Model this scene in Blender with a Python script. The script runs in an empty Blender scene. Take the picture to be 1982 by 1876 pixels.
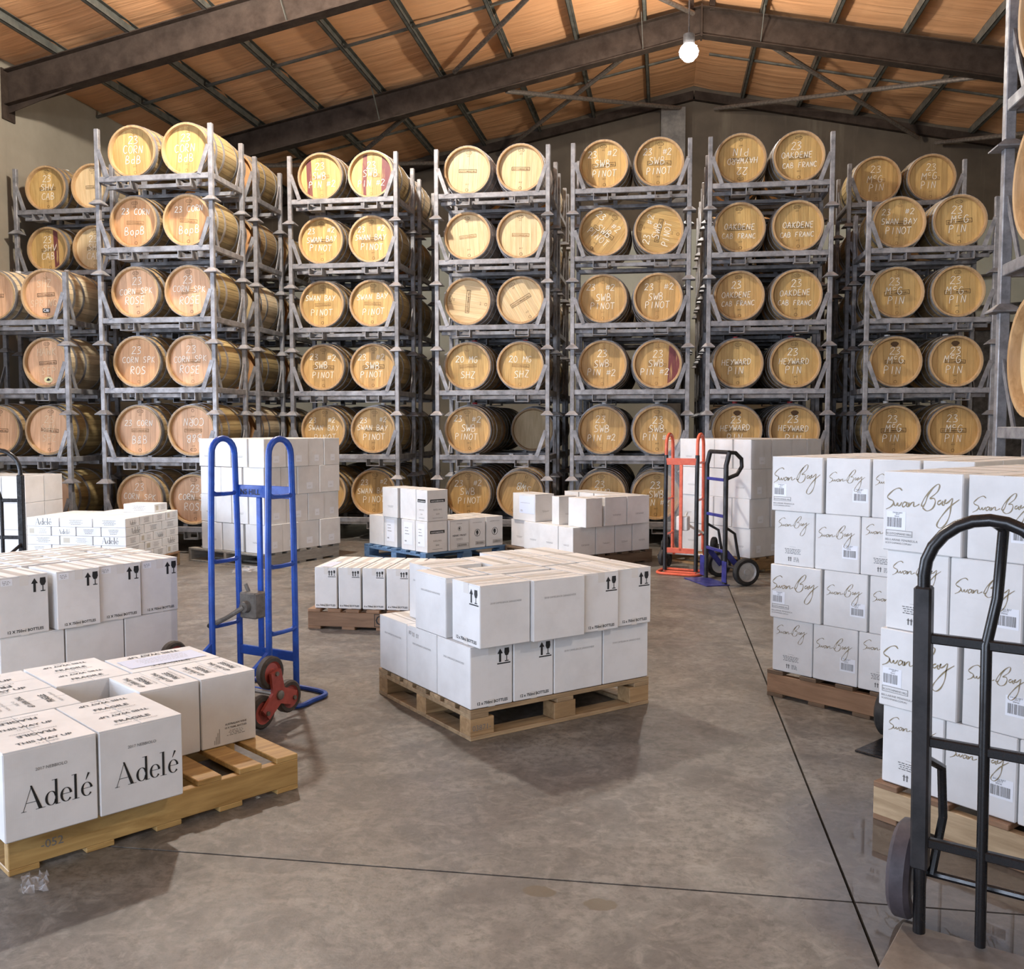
import bpy, math, random
from mathutils import Matrix, Vector
random.seed(11)
S = bpy.context.scene
COL = S.collection
PI = math.pi
R = math.radians

# ------------------------------------------------------------------ camera, world, lights, exposure
cam = bpy.data.cameras.new('camera')
cam.sensor_fit = 'HORIZONTAL'; cam.sensor_width = 36.0
cam.lens = 1850.0 / 1982.0 * 36.0
cam.clip_end = 200
camo = bpy.data.objects.new('camera', cam); COL.objects.link(camo)
camo.location = (0, 0, 1.45)
camo.rotation_euler = (R(90 - 3.588), 0, R(9.0125))
S.camera = camo

world = bpy.data.worlds.new('sky'); S.world = world
world.use_nodes = True
world.node_tree.nodes['Background'].inputs[0].default_value = (.62, .74, 1.0, 1)
world.node_tree.nodes['Background'].inputs[1].default_value = 1.0

def area(name, loc, rot, sx, sy, power, col):
    l = bpy.data.lights.new(name, 'AREA'); l.shape = 'RECTANGLE'; l.size = sx; l.size_y = sy
    l.energy = power; l.color = col
    o = bpy.data.objects.new(name, l); COL.objects.link(o); o.location = loc; o.rotation_euler = rot
    return o
# daylight entering through the open roller door in the wall behind the photographer
area('roller_door_daylight_offscreen', (-4.2, -5.6, 2.2), (R(90), 0, R(0)), 6.3, 4.1, 330, (.72, .82, 1.0))
# daylight through the open doorway in the plaster side wall
area('side_door_daylight_offscreen', (-8.55, 4.0, 2.1), (R(90), 0, R(-90)), 4.9, 4.0, 400, (.72, .82, 1.0))
LAMP_POWER = {'main': 800, 'ridge': 260, 'rear': 260}

S.view_settings.view_transform = 'Standard'
S.view_settings.look = 'None'
S.view_settings.gamma = 1.0
S.view_settings.use_curve_mapping = False
S.view_settings.exposure = 0.80

# ------------------------------------------------------------------ materials
MATS = {}
def newmat(name, color=(.5, .5, .5), rough=.6, metal=0.0, spec=.5):
    m = bpy.data.materials.new(name); m.use_nodes = True
    b = m.node_tree.nodes['Principled BSDF']
    b.inputs['Base Color'].default_value = (*color, 1)
    b.inputs['Roughness'].default_value = rough
    b.inputs['Metallic'].default_value = metal
    b.inputs['Specular IOR Level'].default_value = spec
    MATS[name] = m
    return m
class NT:
    def __init__(s, m): s.t = m.node_tree; s.b = s.t.nodes['Principled BSDF']
    def n(s, typ, **kw):
        x = s.t.nodes.new(typ)
        for k, v in kw.items():
            if k.startswith('i_'):
                x.inputs[k[2:].replace('_', ' ')].default_value = v
            else: setattr(x, k, v)
        return x
    def l(s, a, b): s.t.links.new(a, b)
    def coord(s, scale=(1, 1, 1), world=False, obj_random=False):
        tc = s.n('ShaderNodeNewGeometry') if world else s.n('ShaderNodeTexCoord')
        mp = s.n('ShaderNodeMapping'); mp.inputs['Scale'].default_value = scale
        src = tc.outputs['Position'] if world else tc.outputs['Object']
        if obj_random:
            oi = s.n('ShaderNodeObjectInfo')
            mu = s.n('ShaderNodeMath', operation='MULTIPLY'); mu.inputs[1].default_value = 57.0
            s.l(oi.outputs['Random'], mu.inputs[0])
            cb = s.n('ShaderNodeCombineXYZ')
            for k in range(3): s.l(mu.outputs[0], cb.inputs[k])
            ad = s.n('ShaderNodeVectorMath', operation='ADD')
            s.l(src, ad.inputs[0]); s.l(cb.outputs[0], ad.inputs[1]); src = ad.outputs[0]
        s.l(src, mp.inputs['Vector'])
        return mp.outputs[0]
    def noise(s, vec, scale=5, detail=4, rough=.6, dist=0):
        x = s.n('ShaderNodeTexNoise'); x.inputs['Scale'].default_value = scale
        x.inputs['Detail'].default_value = detail; x.inputs['Roughness'].default_value = rough
        x.inputs['Distortion'].default_value = dist
        s.l(vec, x.inputs['Vector']); return x.outputs['Fac']
    def ramp(s, fac, stops):
        x = s.n('ShaderNodeValToRGB'); cr = x.color_ramp
        while len(cr.elements) < len(stops): cr.elements.new(.5)
        for e, (p, c) in zip(cr.elements, stops):
            e.position = p; e.color = (*c, 1) if len(c) == 3 else c
        s.l(fac, x.inputs['Fac']); return x.outputs['Color']
    def mix(s, fac, a, b, mode='MIX'):
        x = s.n('ShaderNodeMix', data_type='RGBA', blend_type=mode)
        for sock, v in ((x.inputs['Factor'], fac), (x.inputs['A'], a), (x.inputs['B'], b)):
            pass
        ins = [i for i in x.inputs if i.enabled]
        def put(i, v):
            if hasattr(v, 'is_linked') or hasattr(v, 'links'): s.l(v, i)
            elif isinstance(v, (int, float)): i.default_value = v
            else: i.default_value = (*v, 1)
        put(x.inputs[0], fac); put(x.inputs[6], a); put(x.inputs[7], b)
        return x.outputs[2]
    def bump(s, h, strength=.2, dist=.01):
        x = s.n('ShaderNodeBump'); x.inputs['Strength'].default_value = strength; x.inputs['Distance'].default_value = dist
        s.l(h, x.inputs['Height']); s.l(x.outputs['Normal'], s.b.inputs['Normal'])
    def random(s):
        return s.n('ShaderNodeObjectInfo').outputs['Random']

def hsv(t, src, h=.5, sat=1.0, v=1.0, vsock=None):
    x = t.n('ShaderNodeHueSaturation'); x.inputs['Hue'].default_value = h
    x.inputs['Saturation'].default_value = sat; x.inputs['Value'].default_value = v
    if vsock is not None: t.l(vsock, x.inputs['Value'])
    t.l(src, x.inputs['Color']); return x.outputs[0]

def vary(t, col, lo=.8, hi=1.15):
    mr = t.n('ShaderNodeMapRange'); mr.inputs['To Min'].default_value = lo; mr.inputs['To Max'].default_value = hi
    t.l(t.random(), mr.inputs['Value'])
    return hsv(t, col, vsock=mr.outputs[0])

def wood(name, dark, light, rough=.55, scale=(28, 28, 2.2), lo=.82, hi=1.14, bump=.12, grain=1.0, stain=None):
    m = newmat(name, light, rough); t = NT(m)
    v = t.coord(scale, obj_random=True)
    g = t.noise(v, grain, 5, .62, .8)
    c = t.ramp(g, [(.3, dark), (.68, light)])
    v2 = t.coord((3, 3, 3), obj_random=True)
    bl = t.noise(v2, 1.2, 3)
    c = t.mix(t.ramp(bl, [(.42, (0, 0, 0)), (.75, (.45, .45, .45))]), c, dark)
    if stain:
        v3 = t.coord((40, 40, 3.0), obj_random=True)
        c = t.mix(t.ramp(t.noise(v3, 1.0, 3), [(.30, (0, 0, 0)), (.42, (.95, .95, .95))]), c, stain)
    c = vary(t, c, lo, hi)
    t.l(c, t.b.inputs['Base Color'])
    t.bump(g, bump, .004)
    return m

# barrel heads (grain runs along local Z of each board)
wood('head_honey', (.41, .245, .075), (.62, .415, .155))
wood('head_amber', (.41, .235, .072), (.62, .395, .15))
wood('head_pale', (.54, .38, .185), (.72, .55, .32), lo=.88, hi=1.08)
wood('head_pink', (.56, .30, .15), (.76, .46, .26))
wood('head_rust', (.47, .225, .09), (.67, .37, .165))
wood('head_stained', (.41, .245, .075), (.62, .415, .155), stain=(.13, .018, .03))
def body_mat(name, dark, light):
    m = newmat(name, light, .6); t = NT(m)
    at = t.n('ShaderNodeAttribute'); at.attribute_name = 'stave'
    v = t.coord((22, 1.6, 22), obj_random=True)
    g = t.noise(v, 1.0, 5, .6, .5)
    c = t.ramp(g, [(.28, dark), (.72, light)])
    mr = t.n('ShaderNodeMapRange'); mr.inputs['To Min'].default_value = .72; mr.inputs['To Max'].default_value = 1.2
    t.l(at.outputs['Fac'], mr.inputs['Value'])
    c = hsv(t, c, vsock=mr.outputs[0])
    c = vary(t, c, .8, 1.15)
    t.l(c, t.b.inputs['Base Color']); t.bump(g, .15, .004)
body_mat('body_olive', (.22, .15, .06), (.42, .31, .14))
body_mat('body_brown', (.22, .14, .065), (.42, .295, .145))
body_mat('body_pale', (.46, .35, .21), (.66, .54, .36))
body_mat('body_film', (.36, .31, .29), (.52, .47, .44))
MATS['body_film'].node_tree.nodes['Principled BSDF'].inputs['Roughness'].default_value = .18
wood('chime', (.36, .215, .095), (.56, .37, .19), lo=.85, hi=1.1)

def metal(name, a, b, rough=.45, metal_=.55, scale=9, bump=.06):
    m = newmat(name, b, rough, metal_); t = NT(m)
    v = t.coord((1, 1, 1), obj_random=True)
    n1 = t.noise(v, scale, 6, .65)
    c = vary(t, t.ramp(n1, [(.35, a), (.66, b)]), .86, 1.12)
    t.l(c, t.b.inputs['Base Color'])
    rr = t.ramp(n1, [(.3, (rough + .15,) * 3), (.7, (rough - .08,) * 3)])
    t.l(rr, t.b.inputs['Roughness'])
    t.bump(n1, bump, .002)
    return m
metal('galv', (.165, .162, .168), (.335, .33, .338), .5, .3)
metal('galv_dark', (.06, .057, .057), (.13, .125, .125), .6, .3)
metal('hoop', (.26, .25, .25), (.46, .45, .45), .42, .6)
metal('beam_steel', (.034, .023, .017), (.062, .043, .032), .7, 0, 5, .15)
MATS['beam_steel'].node_tree.nodes['Principled BSDF'].inputs['Specular IOR Level'].default_value = .15
metal('beam_flange', (.10, .088, .078), (.17, .15, .13), .55, .1, 6)
metal('purlin_steel', (.10, .10, .085), (.19, .185, .155), .5, .3, 6)
metal('pipe_steel', (.13, .105, .085), (.27, .22, .18), .45, .4, 25)
metal('paint_blue', (.012, .06, .34), (.02, .10, .50), .32, 0, 14, .03)
metal('paint_navy', (.02, .022, .13), (.05, .055, .26), .35, 0, 14, .03)
metal('paint_red', (.66, .10, .045), (.82, .17, .09), .35, 0, 14, .03)
metal('paint_black', (.006, .006, .007), (.016, .016, .018), .24, 0, 20, .05)
metal('paint_black_worn', (.008, .008, .009), (.035, .032, .034), .42, 0, 12, .12)
metal('wheel_red', (.30, .055, .045), (.46, .10, .08), .45, 0, 10)
metal('wheel_grey', (.42, .42, .42), (.62, .62, .62), .4, .3, 10)
metal('rubber', (.012, .011, .010), (.035, .032, .030), .75, 0, 14, .2)
metal('rubber_brown', (.04, .032, .026), (.085, .07, .058), .7, 0, 14, .2)
metal('cast_grey', (.12, .11, .095), (.24, .225, .20), .5, .3, 14)
metal('cast_white', (.62, .61, .57), (.78, .77, .73), .5, .1, 14)
metal('worn_toe', (.17, .14, .115), (.30, .26, .22), .5, .2, 6, .2)
metal('fender_plum', (.045, .038, .045), (.095, .08, .09), .5, .1, 8)

def cartonmat(name, a, b, rough=.62):
    m = newmat(name, b, rough); t = NT(m)
    v = t.coord((1, 1, 1), obj_random=True)
    n1 = t.noise(v, 6, 5, .6)
    c = t.ramp(n1, [(.25, a), (.6, b)])
    v2 = t.coord((1.5, 1.5, 18), obj_random=True)
    n2 = t.noise(v2, 3.0, 4, .7)
    c = t.mix(t.ramp(n2, [(.60, (0, 0, 0)), (.82, (.28, .28, .28))]), c, (.62, .58, .53))
    c = vary(t, c, .95, 1.03)
    t.l(c, t.b.inputs['Base Color'])
    w = t.n('ShaderNodeTexWave'); w.inputs['Scale'].default_value = 60; w.inputs['Distortion'].default_value = .6
    t.l(t.coord((1, 1, 1)), w.inputs['Vector'])
    mixh = t.n('ShaderNodeMath', operation='ADD'); t.l(n1, mixh.inputs[0]); 
    sc = t.n('ShaderNodeMath', operation='MULTIPLY'); sc.inputs[1].default_value = .12
    t.l(w.outputs['Fac'], sc.inputs[0]); t.l(sc.outputs[0], mixh.inputs[1])
    t.bump(mixh.outputs[0], .10, .004)
cartonmat('carton', (.65, .64, .625), (.745, .738, .725))
newmat('carton_inside', (.55, .50, .44), .8)
tm = newmat('tape', (.70, .675, .635), .25)
newmat('sticker', (.80, .82, .86), .4)
newmat('sticker_blue', (.68, .74, .90), .4)
newmat('ink', (.012, .012, .012), .6)
newmat('ink_grey', (.36, .35, .34), .7)
newmat('ink_mid', (.16, .155, .15), .7)
newmat('ink_gold', (.25, .195, .105), .5)
newmat('ink_gold_pale', (.50, .45, .36), .6)
newmat('ink_white', (.82, .82, .82), .6)
newmat('ink_stamp', (.085, .042, .014), .8)
newmat('ink_stamp_faint', (.26, .14, .05), .8)
newmat('ink_purple', (.30, .02, .12), .8)
newmat('chalk', (.93, .90, .80), .9)
newmat('chalk_faint', (.74, .58, .38), .9)
newmat('bung_white', (.75, .73, .70), .5)
newmat('bung_red', (.30, .03, .03), .5)
newmat('dark_gap', (.012, .011, .010), .9)
newmat('emblem_yellow', (.75, .68, .36), .6)

wood('pine', (.29, .16, .045), (.57, .37, .135), scale=(3, 26, 26), lo=.82, hi=1.1)
wood('pine_pale', (.33, .22, .115), (.62, .46, .28), scale=(3, 26, 26))
wood('pine_brown', (.19, .105, .055), (.34, .20, .115), scale=(3, 26, 26))
wood('pine_grey', (.20, .185, .16), (.36, .335, .295), scale=(3, 26, 26))
wood('pine_dark', (.10, .06, .035), (.19, .125, .075), scale=(3, 26, 26))
wood('pine_blue', (.06, .12, .22), (.15, .27, .44), scale=(3, 26, 26))
wood('pine_tan2', (.21, .135, .07), (.45, .32, .18), scale=(3, 26, 26))
wood('pine_tan', (.23, .135, .06), (.47, .31, .155), scale=(3, 26, 26))

def concrete_floor():
    m = newmat('floor_concrete', (.3, .27, .23), .45); t = NT(m)
    p = t.coord((1, 1, 1), world=True)
    big = t.noise(p, .55, 5, .6, .6)
    mid = t.noise(p, 2.3, 6, .68, 1.2)
    fine = t.noise(p, 26, 8, .75)
    c = t.ramp(mid, [(.32, (.070, .062, .052)), (.5, (.165, .150, .127)), (.68, (.275, .256, .222))])
    c = t.mix(t.ramp(big, [(.38, (0, 0, 0)), (.64, (.75, .75, .75))]), c, (.130, .115, .105))
    c = t.mix(t.ramp(t.noise(p, 1.3, 4, .6, 2.0), [(.56, (0, 0, 0)), (.74, (.55, .55, .55))]), c, (.33, .305, .262))
    c = t.mix(t.ramp(fine, [(.38, (.85, .85, .85)), (.54, (0, 0, 0))]), c, (.085, .075, .063))
    c = t.mix(t.ramp(t.noise(p, 9.0, 6, .7, 1.5), [(.50, (0, 0, 0)), (.72, (.6, .6, .6))]), c, (.30, .28, .245))
    c = t.mix(t.ramp(t.noise(p, 7.0, 3, .5, 3.0), [(.70, (0, 0, 0)), (.78, (.7, .7, .7))]), c, (.10, .085, .07))
    # wheel marks running down the aisle
    pm = t.coord((3.2, .22, 1), world=True)
    c = t.mix(t.ramp(t.noise(pm, 1.0, 4, .6, .5), [(.58, (0, 0, 0)), (.74, (.4, .4, .4))]), c, (.12, .10, .085))
    def blob(cx, cy, rx, ry, soft, amp=.5, sc=3.0):
        mp = t.n('ShaderNodeMapping'); mp.vector_type = 'POINT'
        geo = t.n('ShaderNodeNewGeometry')
        nz = t.n('ShaderNodeTexNoise'); nz.inputs['Scale'].default_value = sc; nz.inputs['Detail'].default_value = 4
        t.l(geo.outputs['Position'], nz.inputs['Vector'])
        sub = t.n('ShaderNodeVectorMath', operation='SUBTRACT'); sub.inputs[1].default_value = (.5, .5, .5)
        t.l(nz.outputs['Color'], sub.inputs[0])
        scl = t.n('ShaderNodeVectorMath', operation='MULTIPLY'); scl.inputs[1].default_value = (rx * amp * 2, ry * amp * 2, 0)
        t.l(sub.outputs[0], scl.inputs[0])
        add = t.n('ShaderNodeVectorMath', operation='ADD'); t.l(geo.outputs['Position'], add.inputs[0]); t.l(scl.outputs[0], add.inputs[1])
        o = t.n('ShaderNodeVectorMath', operation='SUBTRACT'); o.inputs[1].default_value = (cx, cy, 0); t.l(add.outputs[0], o.inputs[0])
        d = t.n('ShaderNodeVectorMath', operation='DIVIDE'); d.inputs[1].default_value = (rx, ry, 1); t.l(o.outputs[0], d.inputs[0])
        ln = t.n('ShaderNodeVectorMath', operation='LENGTH'); t.l(d.outputs[0], ln.inputs[0])
        mr = t.n('ShaderNodeMapRange'); mr.inputs['From Min'].default_value = 1 - soft; mr.inputs['From Max'].default_value = 1 + soft
        mr.inputs['To Min'].default_value = 1; mr.inputs['To Max'].default_value = 0
        t.l(ln.outputs['Value'], mr.inputs['Value'])
        return mr.outputs[0]
    b1 = blob(-.37, 2.865, .05, .036, .06, .5, 14); b2 = blob(-.18, 2.815, .055, .034, .06, .6, 16)
    wet = blob(1.02, 3.10, .58, .85, .22, .45, 2.0)
    for b in (b1, b2): c = t.mix(b, c, (.105, .078, .045))
    wm = t.n('ShaderNodeMath', operation='MULTIPLY'); wm.inputs[1].default_value = .72; t.l(wet, wm.inputs[0])
    c = t.mix(wm.outputs[0], c, (.085, .07, .062))
    t.l(c, t.b.inputs['Base Color'])
    rg = t.ramp(t.noise(p, 3.0, 5, .65, .8), [(.3, (.34, .34, .34)), (.7, (.56, .56, .56))])
    rg = t.mix(wet, rg, (.03, .03, .03))
    t.l(rg, t.b.inputs['Roughness'])
    h = t.n('ShaderNodeMath', operation='ADD'); t.l(fine, h.inputs[0]); t.l(mid, h.inputs[1])
    dry = t.n('ShaderNodeMath', operation='SUBTRACT'); dry.inputs[0].default_value = 1.0; t.l(wet, dry.inputs[1])
    hh = t.n('ShaderNodeMath', operation='MULTIPLY'); t.l(h.outputs[0], hh.inputs[0]); t.l(dry.outputs[0], hh.inputs[1])
    t.bump(hh.outputs[0], .22, .006)
concrete_floor()

def wallmat(name, a, b, c2, streak=.3, rough=.8):
    m = newmat(name, b, rough); t = NT(m)
    p = t.coord((1, 1, 1), world=True)
    n1 = t.noise(p, 1.1, 5, .6); c = t.ramp(n1, [(.3, a), (.7, b)])
    ps = t.coord((2.5, 2.5, .22), world=True)
    c = t.mix(t.ramp(t.noise(ps, 1.4, 5, .65), [(.56, (0, 0, 0)), (.78, (streak,) * 3)]), c, c2)
    t.l(c, t.b.inputs['Base Color']); t.bump(t.noise(p, 9, 5), .2, .01)
wallmat('plaster', (.27, .23, .17), (.36, .31, .235), (.19, .155, .11))
wallmat('gable_brown', (.070, .051, .034), (.125, .094, .064), (.22, .18, .125), .5)
wallmat('wall_green', (.40, .41, .35), (.52, .53, .455), (.30, .30, .25))
def foil():
    m = newmat('ceiling_foil', (.6, .28, .12), .42); t = NT(m)
    p = t.coord((1, 1, 1), world=True)
    n1 = t.noise(p, .9, 4, .6)
    c = t.ramp(n1, [(.3, (.76, .37, .17)), (.7, (.88, .47, .23))])
    pw = t.coord((.55, 5.5, .55), world=True)
    n2 = t.noise(pw, 1.0, 3, .5, .4)
    c = vary(t, c, .94, 1.06)
    t.l(c, t.b.inputs['Base Color'])
    t.bump(n2, .55, .05)
foil()
em = bpy.data.materials.new('lamp_glow'); em.use_nodes = True
eb = em.node_tree.nodes['Principled BSDF']
eb.inputs['Emission Color'].default_value = (1, .97, .92, 1); eb.inputs['Emission Strength'].default_value = 60
MATS['lamp_glow'] = em
fm = bpy.data.materials.new('stretch_film'); fm.use_nodes = True
fb = fm.node_tree.nodes['Principled BSDF']
fb.inputs['Base Color'].default_value = (.95, .96, 1, 1); fb.inputs['Roughness'].default_value = .12
fb.inputs['Alpha'].default_value = .16
MATS['stretch_film'] = fm

# ------------------------------------------------------------------ mesh building
class MB:
    def __init__(s): s.v = []; s.f = []; s.att = None
    def quad(s, *ids): s.f.append(ids)
    def box(s, x0, x1, y0, y1, z0, z1):
        b = len(s.v)
        s.v += [(x0, y0, z0), (x1, y0, z0), (x1, y1, z0), (x0, y1, z0), (x0, y0, z1), (x1, y0, z1), (x1, y1, z1), (x0, y1, z1)]
        s.f += [(b, b + 3, b + 2, b + 1), (b + 4, b + 5, b + 6, b + 7), (b, b + 1, b + 5, b + 4), (b + 1, b + 2, b + 6, b + 5), (b + 2, b + 3, b + 7, b + 6), (b + 3, b, b + 4, b + 7)]
        return s
    def cbox(s, x0, x1, y0, y1, z0, z1, c=.004):
        # box with chamfered edges
        vs = {}; b = len(s.v)
        xs, ys, zs = (x0, x1), (y0, y1), (z0, z1)
        def vid(i, j, k, ax):
            key = (i, j, k, ax)
            if key not in vs:
                p = [xs[i], ys[j], zs[k]]
                for a, (q, lo) in enumerate(((i, 0), (j, 1), (k, 2))):
                    if a != ax: p[a] += c if q == 0 else -c
                vs[key] = len(s.v); s.v.append(tuple(p))
            return vs[key]
        I = (0, 1)
        for k in I:
            q = [vid(0, 0, k, 2), vid(1, 0, k, 2), vid(1, 1, k, 2), vid(0, 1, k, 2)]; s.f.append(tuple(q if k else q[::-1]))
            q = [vid(0, k, 0, 1), vid(1, k, 0, 1), vid(1, k, 1, 1), vid(0, k, 1, 1)]; s.f.append(tuple(q[::-1] if k else q))
            q = [vid(k, 0, 0, 0), vid(k, 1, 0, 0), vid(k, 1, 1, 0), vid(k, 0, 1, 0)]; s.f.append(tuple(q if k else q[::-1]))
        for i in I:
            for j in I:
                s.f.append((vid(i, j, 0, 0), vid(i, j, 1, 0), vid(i, j, 1, 1), vid(i, j, 0, 1)) if (i ^ j) else (vid(i, j, 0, 0), vid(i, j, 0, 1), vid(i, j, 1, 1), vid(i, j, 1, 0)))
                s.f.append((vid(0, i, j, 1), vid(1, i, j, 1), vid(1, i, j, 2), vid(0, i, j, 2)) if not (i ^ j) else (vid(0, i, j, 1), vid(0, i, j, 2), vid(1, i, j, 2), vid(1, i, j, 1)))
                s.f.append((vid(i, 0, j, 0), vid(i, 1, j, 0), vid(i, 1, j, 2), vid(i, 0, j, 2)) if (i ^ j) else (vid(i, 0, j, 0), vid(i, 0, j, 2), vid(i, 1, j, 2), vid(i, 1, j, 0)))
                for k in I:
                    t = (vid(i, j, k, 0), vid(i, j, k, 1), vid(i, j, k, 2)); s.f.append(t if (i + j + k) % 2 else t[::-1])
        return s
    def bar(s, p, q, w, h, up=(0, 0, 1)):
        p, q = Vector(p), Vector(q); d = (q - p).normalized(); u = Vector(up)
        if abs(d.dot(u)) > .98: u = Vector((0, 1, 0))
        sx = d.cross(u).normalized() * (w / 2); sz = sx.cross(d).normalized() * (h / 2)
        b = len(s.v)
        for c in (p, q):
            for a in (-sx - sz, sx - sz, sx + sz, -sx + sz): s.v.append(tuple(c + a))
        s.f += [(b, b + 1, b + 2, b + 3), (b + 7, b + 6, b + 5, b + 4)]
        for k in range(4):
            n = (k + 1) % 4; s.f.append((b + k, b + 4 + k, b + 4 + n, b + n))
        return s
    def tube(s, pts, r, n=10, closed=False, cap=True):
        pts = [Vector(p) for p in pts]; m = len(pts); b = len(s.v)
        prev = None
        for i, p in enumerate(pts):
            if closed: d = (pts[(i + 1) % m] - pts[i - 1])
            else: d = pts[min(i + 1, m - 1)] - pts[max(i - 1, 0)]
            d.normalize()
            if prev is None:
                a = Vector((0, 0, 1)) if abs(d.z) < .9 else Vector((1, 0, 0))
                u = d.cross(a).normalized()
            else:
                u = (prev - d * prev.dot(d)).normalized()
            prev = u; w = d.cross(u)
            rr = r[i] if isinstance(r, (list, tuple)) else r
            for k in range(n):
                a = 2 * PI * k / n; s.v.append(tuple(p + u * (rr * math.cos(a)) + w * (rr * math.sin(a))))
        segs = m if closed else m - 1
        for i in range(segs):
            for k in range(n):
                k2 = (k + 1) % n; i2 = (i + 1) % m
                s.f.append((b + i * n + k, b + i * n + k2, b + i2 * n + k2, b + i2 * n + k))
        if cap and not closed:
            s.f.append(tuple(b + k for k in range(n))[::-1]); s.f.append(tuple(b + (m - 1) * n + k for k in range(n)))
        return s
    def lathe(s, prof, n=32, axis='Y', c=(0, 0, 0), closed=False, seed=None):
        b = len(s.v); m = len(prof)
        for (y, r) in prof:
            for k in range(n):
                a = 2 * PI * k / n; q = (r * math.cos(a), r * math.sin(a))
                if axis == 'Y': p = (c[0] + q[0], c[1] + y, c[2] + q[1])
                elif axis == 'Z': p = (c[0] + q[0], c[1] + q[1], c[2] + y)
                else: p = (c[0] + y, c[1] + q[0], c[2] + q[1])
                s.v.append(p)
        for i in range(m if closed else m - 1):
            for k in range(n):
                k2 = (k + 1) % n; i2 = (i + 1) % m
                s.f.append((b + i * n + k, b + i2 * n + k, b + i2 * n + k2, b + i * n + k2))
        return s
    def prism(s, poly, z0, z1, plane='XY'):
        # poly: 2d outline; extruded along third axis
        b = len(s.v); n = len(poly)
        for zz in (z0, z1):
            for (a, c) in poly:
                s.v.append((a, c, zz) if plane == 'XY' else ((a, zz, c) if plane == 'XZ' else (zz, a, c)))
        s.f.append(tuple(range(b, b + n))[::-1]); s.f.append(tuple(range(b + n, b + 2 * n)))
        for k in range(n):
            k2 = (k + 1) % n; s.f.append((b + k, b + k2, b + n + k2, b + n + k))
        return s
    def ribbon(s, pts, w, z=0.0):
        n = len(pts); b = len(s.v)
        for i, p in enumerate(pts):
            a = pts[max(i - 1, 0)]; c = pts[min(i + 1, n - 1)]
            dx, dy = c[0] - a[0], c[1] - a[1]; L = math.hypot(dx, dy) or 1
            ww = (w[i] if isinstance(w, (list, tuple)) else w) / 2
            nx, ny = -dy / L * ww, dx / L * ww
            s.v += [(p[0] + nx, p[1] + ny, z), (p[0] - nx, p[1] - ny, z)]
        for i in range(n - 1): s.f.append((b + 2 * i, b + 2 * i + 1, b + 2 * i + 3, b + 2 * i + 2))
        return s
    def flat(s, poly, z=0.0):
        b = len(s.v); s.v += [(x, y, z) for x, y in poly]; s.f.append(tuple(range(b, b + len(poly)))); return s
    def rect(s, x0, x1, y0, y1, z=0.0): return s.flat([(x0, y0), (x1, y0), (x1, y1), (x0, y1)], z)
    def add(s, vf, dx=0, dy=0, dz=0, sc=1, rot=0):
        b = len(s.v); ca, sa = math.cos(rot), math.sin(rot)
        s.v += [((x * ca - y * sa) * sc + dx, (x * sa + y * ca) * sc + dy, z + dz) for x, y, z in vf[0]]
        s.f += [tuple(i + b for i in f) for f in vf[1]]; return s
    def mesh(s, name, mat, smooth=False):
        me = bpy.data.meshes.new(name); me.from_pydata(s.v, [], s.f)
        me.materials.append(MATS[mat])
        if smooth: me.shade_smooth()
        if smooth == 'auto': me.set_sharp_from_angle(angle=R(40))
        me.update(); return me

def link(name, me, parent=None, M=None, kind=None):
    o = bpy.data.objects.new(name, me); COL.objects.link(o)
    if parent is not None: o.parent = parent
    if M is not None: o.matrix_basis = M
    if kind: o['kind'] = kind
    return o
def tag(o, label, cat, group=None):
    o['label'] = label; o['category'] = cat
    if group: o['group'] = group
    return o
def empty(name, M): return link(name, None, None, M)
def T(x, y, z, rz=0): return Matrix.Translation((x, y, z)) @ Matrix.Rotation(rz, 4, 'Z')
def spline(pts, sub=6, closed=False):
    n = len(pts); out = []
    P = lambda i: Vector(pts[i % n]) if closed else Vector(pts[min(max(i, 0), n - 1)])
    for i in range(n if closed else n - 1):
        p0, p1, p2, p3 = P(i - 1), P(i), P(i + 1), P(i + 2)
        for k in range(sub):
            t = k / sub
            out.append(.5 * ((2 * p1) + (p2 - p0) * t + (2 * p0 - 5 * p1 + 4 * p2 - p3) * t * t + (3 * p1 - p0 - 3 * p2 + p3) * t ** 3))
    if not closed: out.append(Vector(pts[-1]))
    return [tuple(p) for p in out]

# printed letters (built-in font turned into flat shapes)
_tx = {}
def text(s, size=1.0, align='LEFT', space=1.0, bold=False):
    key = (s, align, space, bold)
    if key not in _tx:
        cu = bpy.data.curves.new('t', 'FONT'); cu.body = s; cu.size = 1.0; cu.align_x = align; cu.resolution_u = 2
        cu.space_character = space
        if bold: cu.offset = .022
        ob = bpy.data.objects.new('t', cu)
        me = ob.to_mesh()
        _tx[key] = ([tuple(v.co) for v in me.vertices], [tuple(p.vertices) for p in me.polygons])
        ob.to_mesh_clear(); bpy.data.objects.remove(ob); bpy.data.curves.remove(cu)
    v, f = _tx[key]
    return ([(x * size, y * size, z) for x, y, z in v], f)

def fit(mb, s, x, y, width, maxh=1.0, align='LEFT', space=1.0, bold=False):
    v, f = text(s, 1.0, 'LEFT', space, bold)
    x0 = min(p[0] for p in v); x1 = max(p[0] for p in v); sc = min(width / (x1 - x0), maxh)
    ox = {'LEFT': -x0, 'CENTER': -(x0 + x1) / 2, 'RIGHT': -x1}[align]
    mb.add(([(a + ox, b, c) for a, b, c in v], f), x, y, 0, sc); return sc

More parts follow.
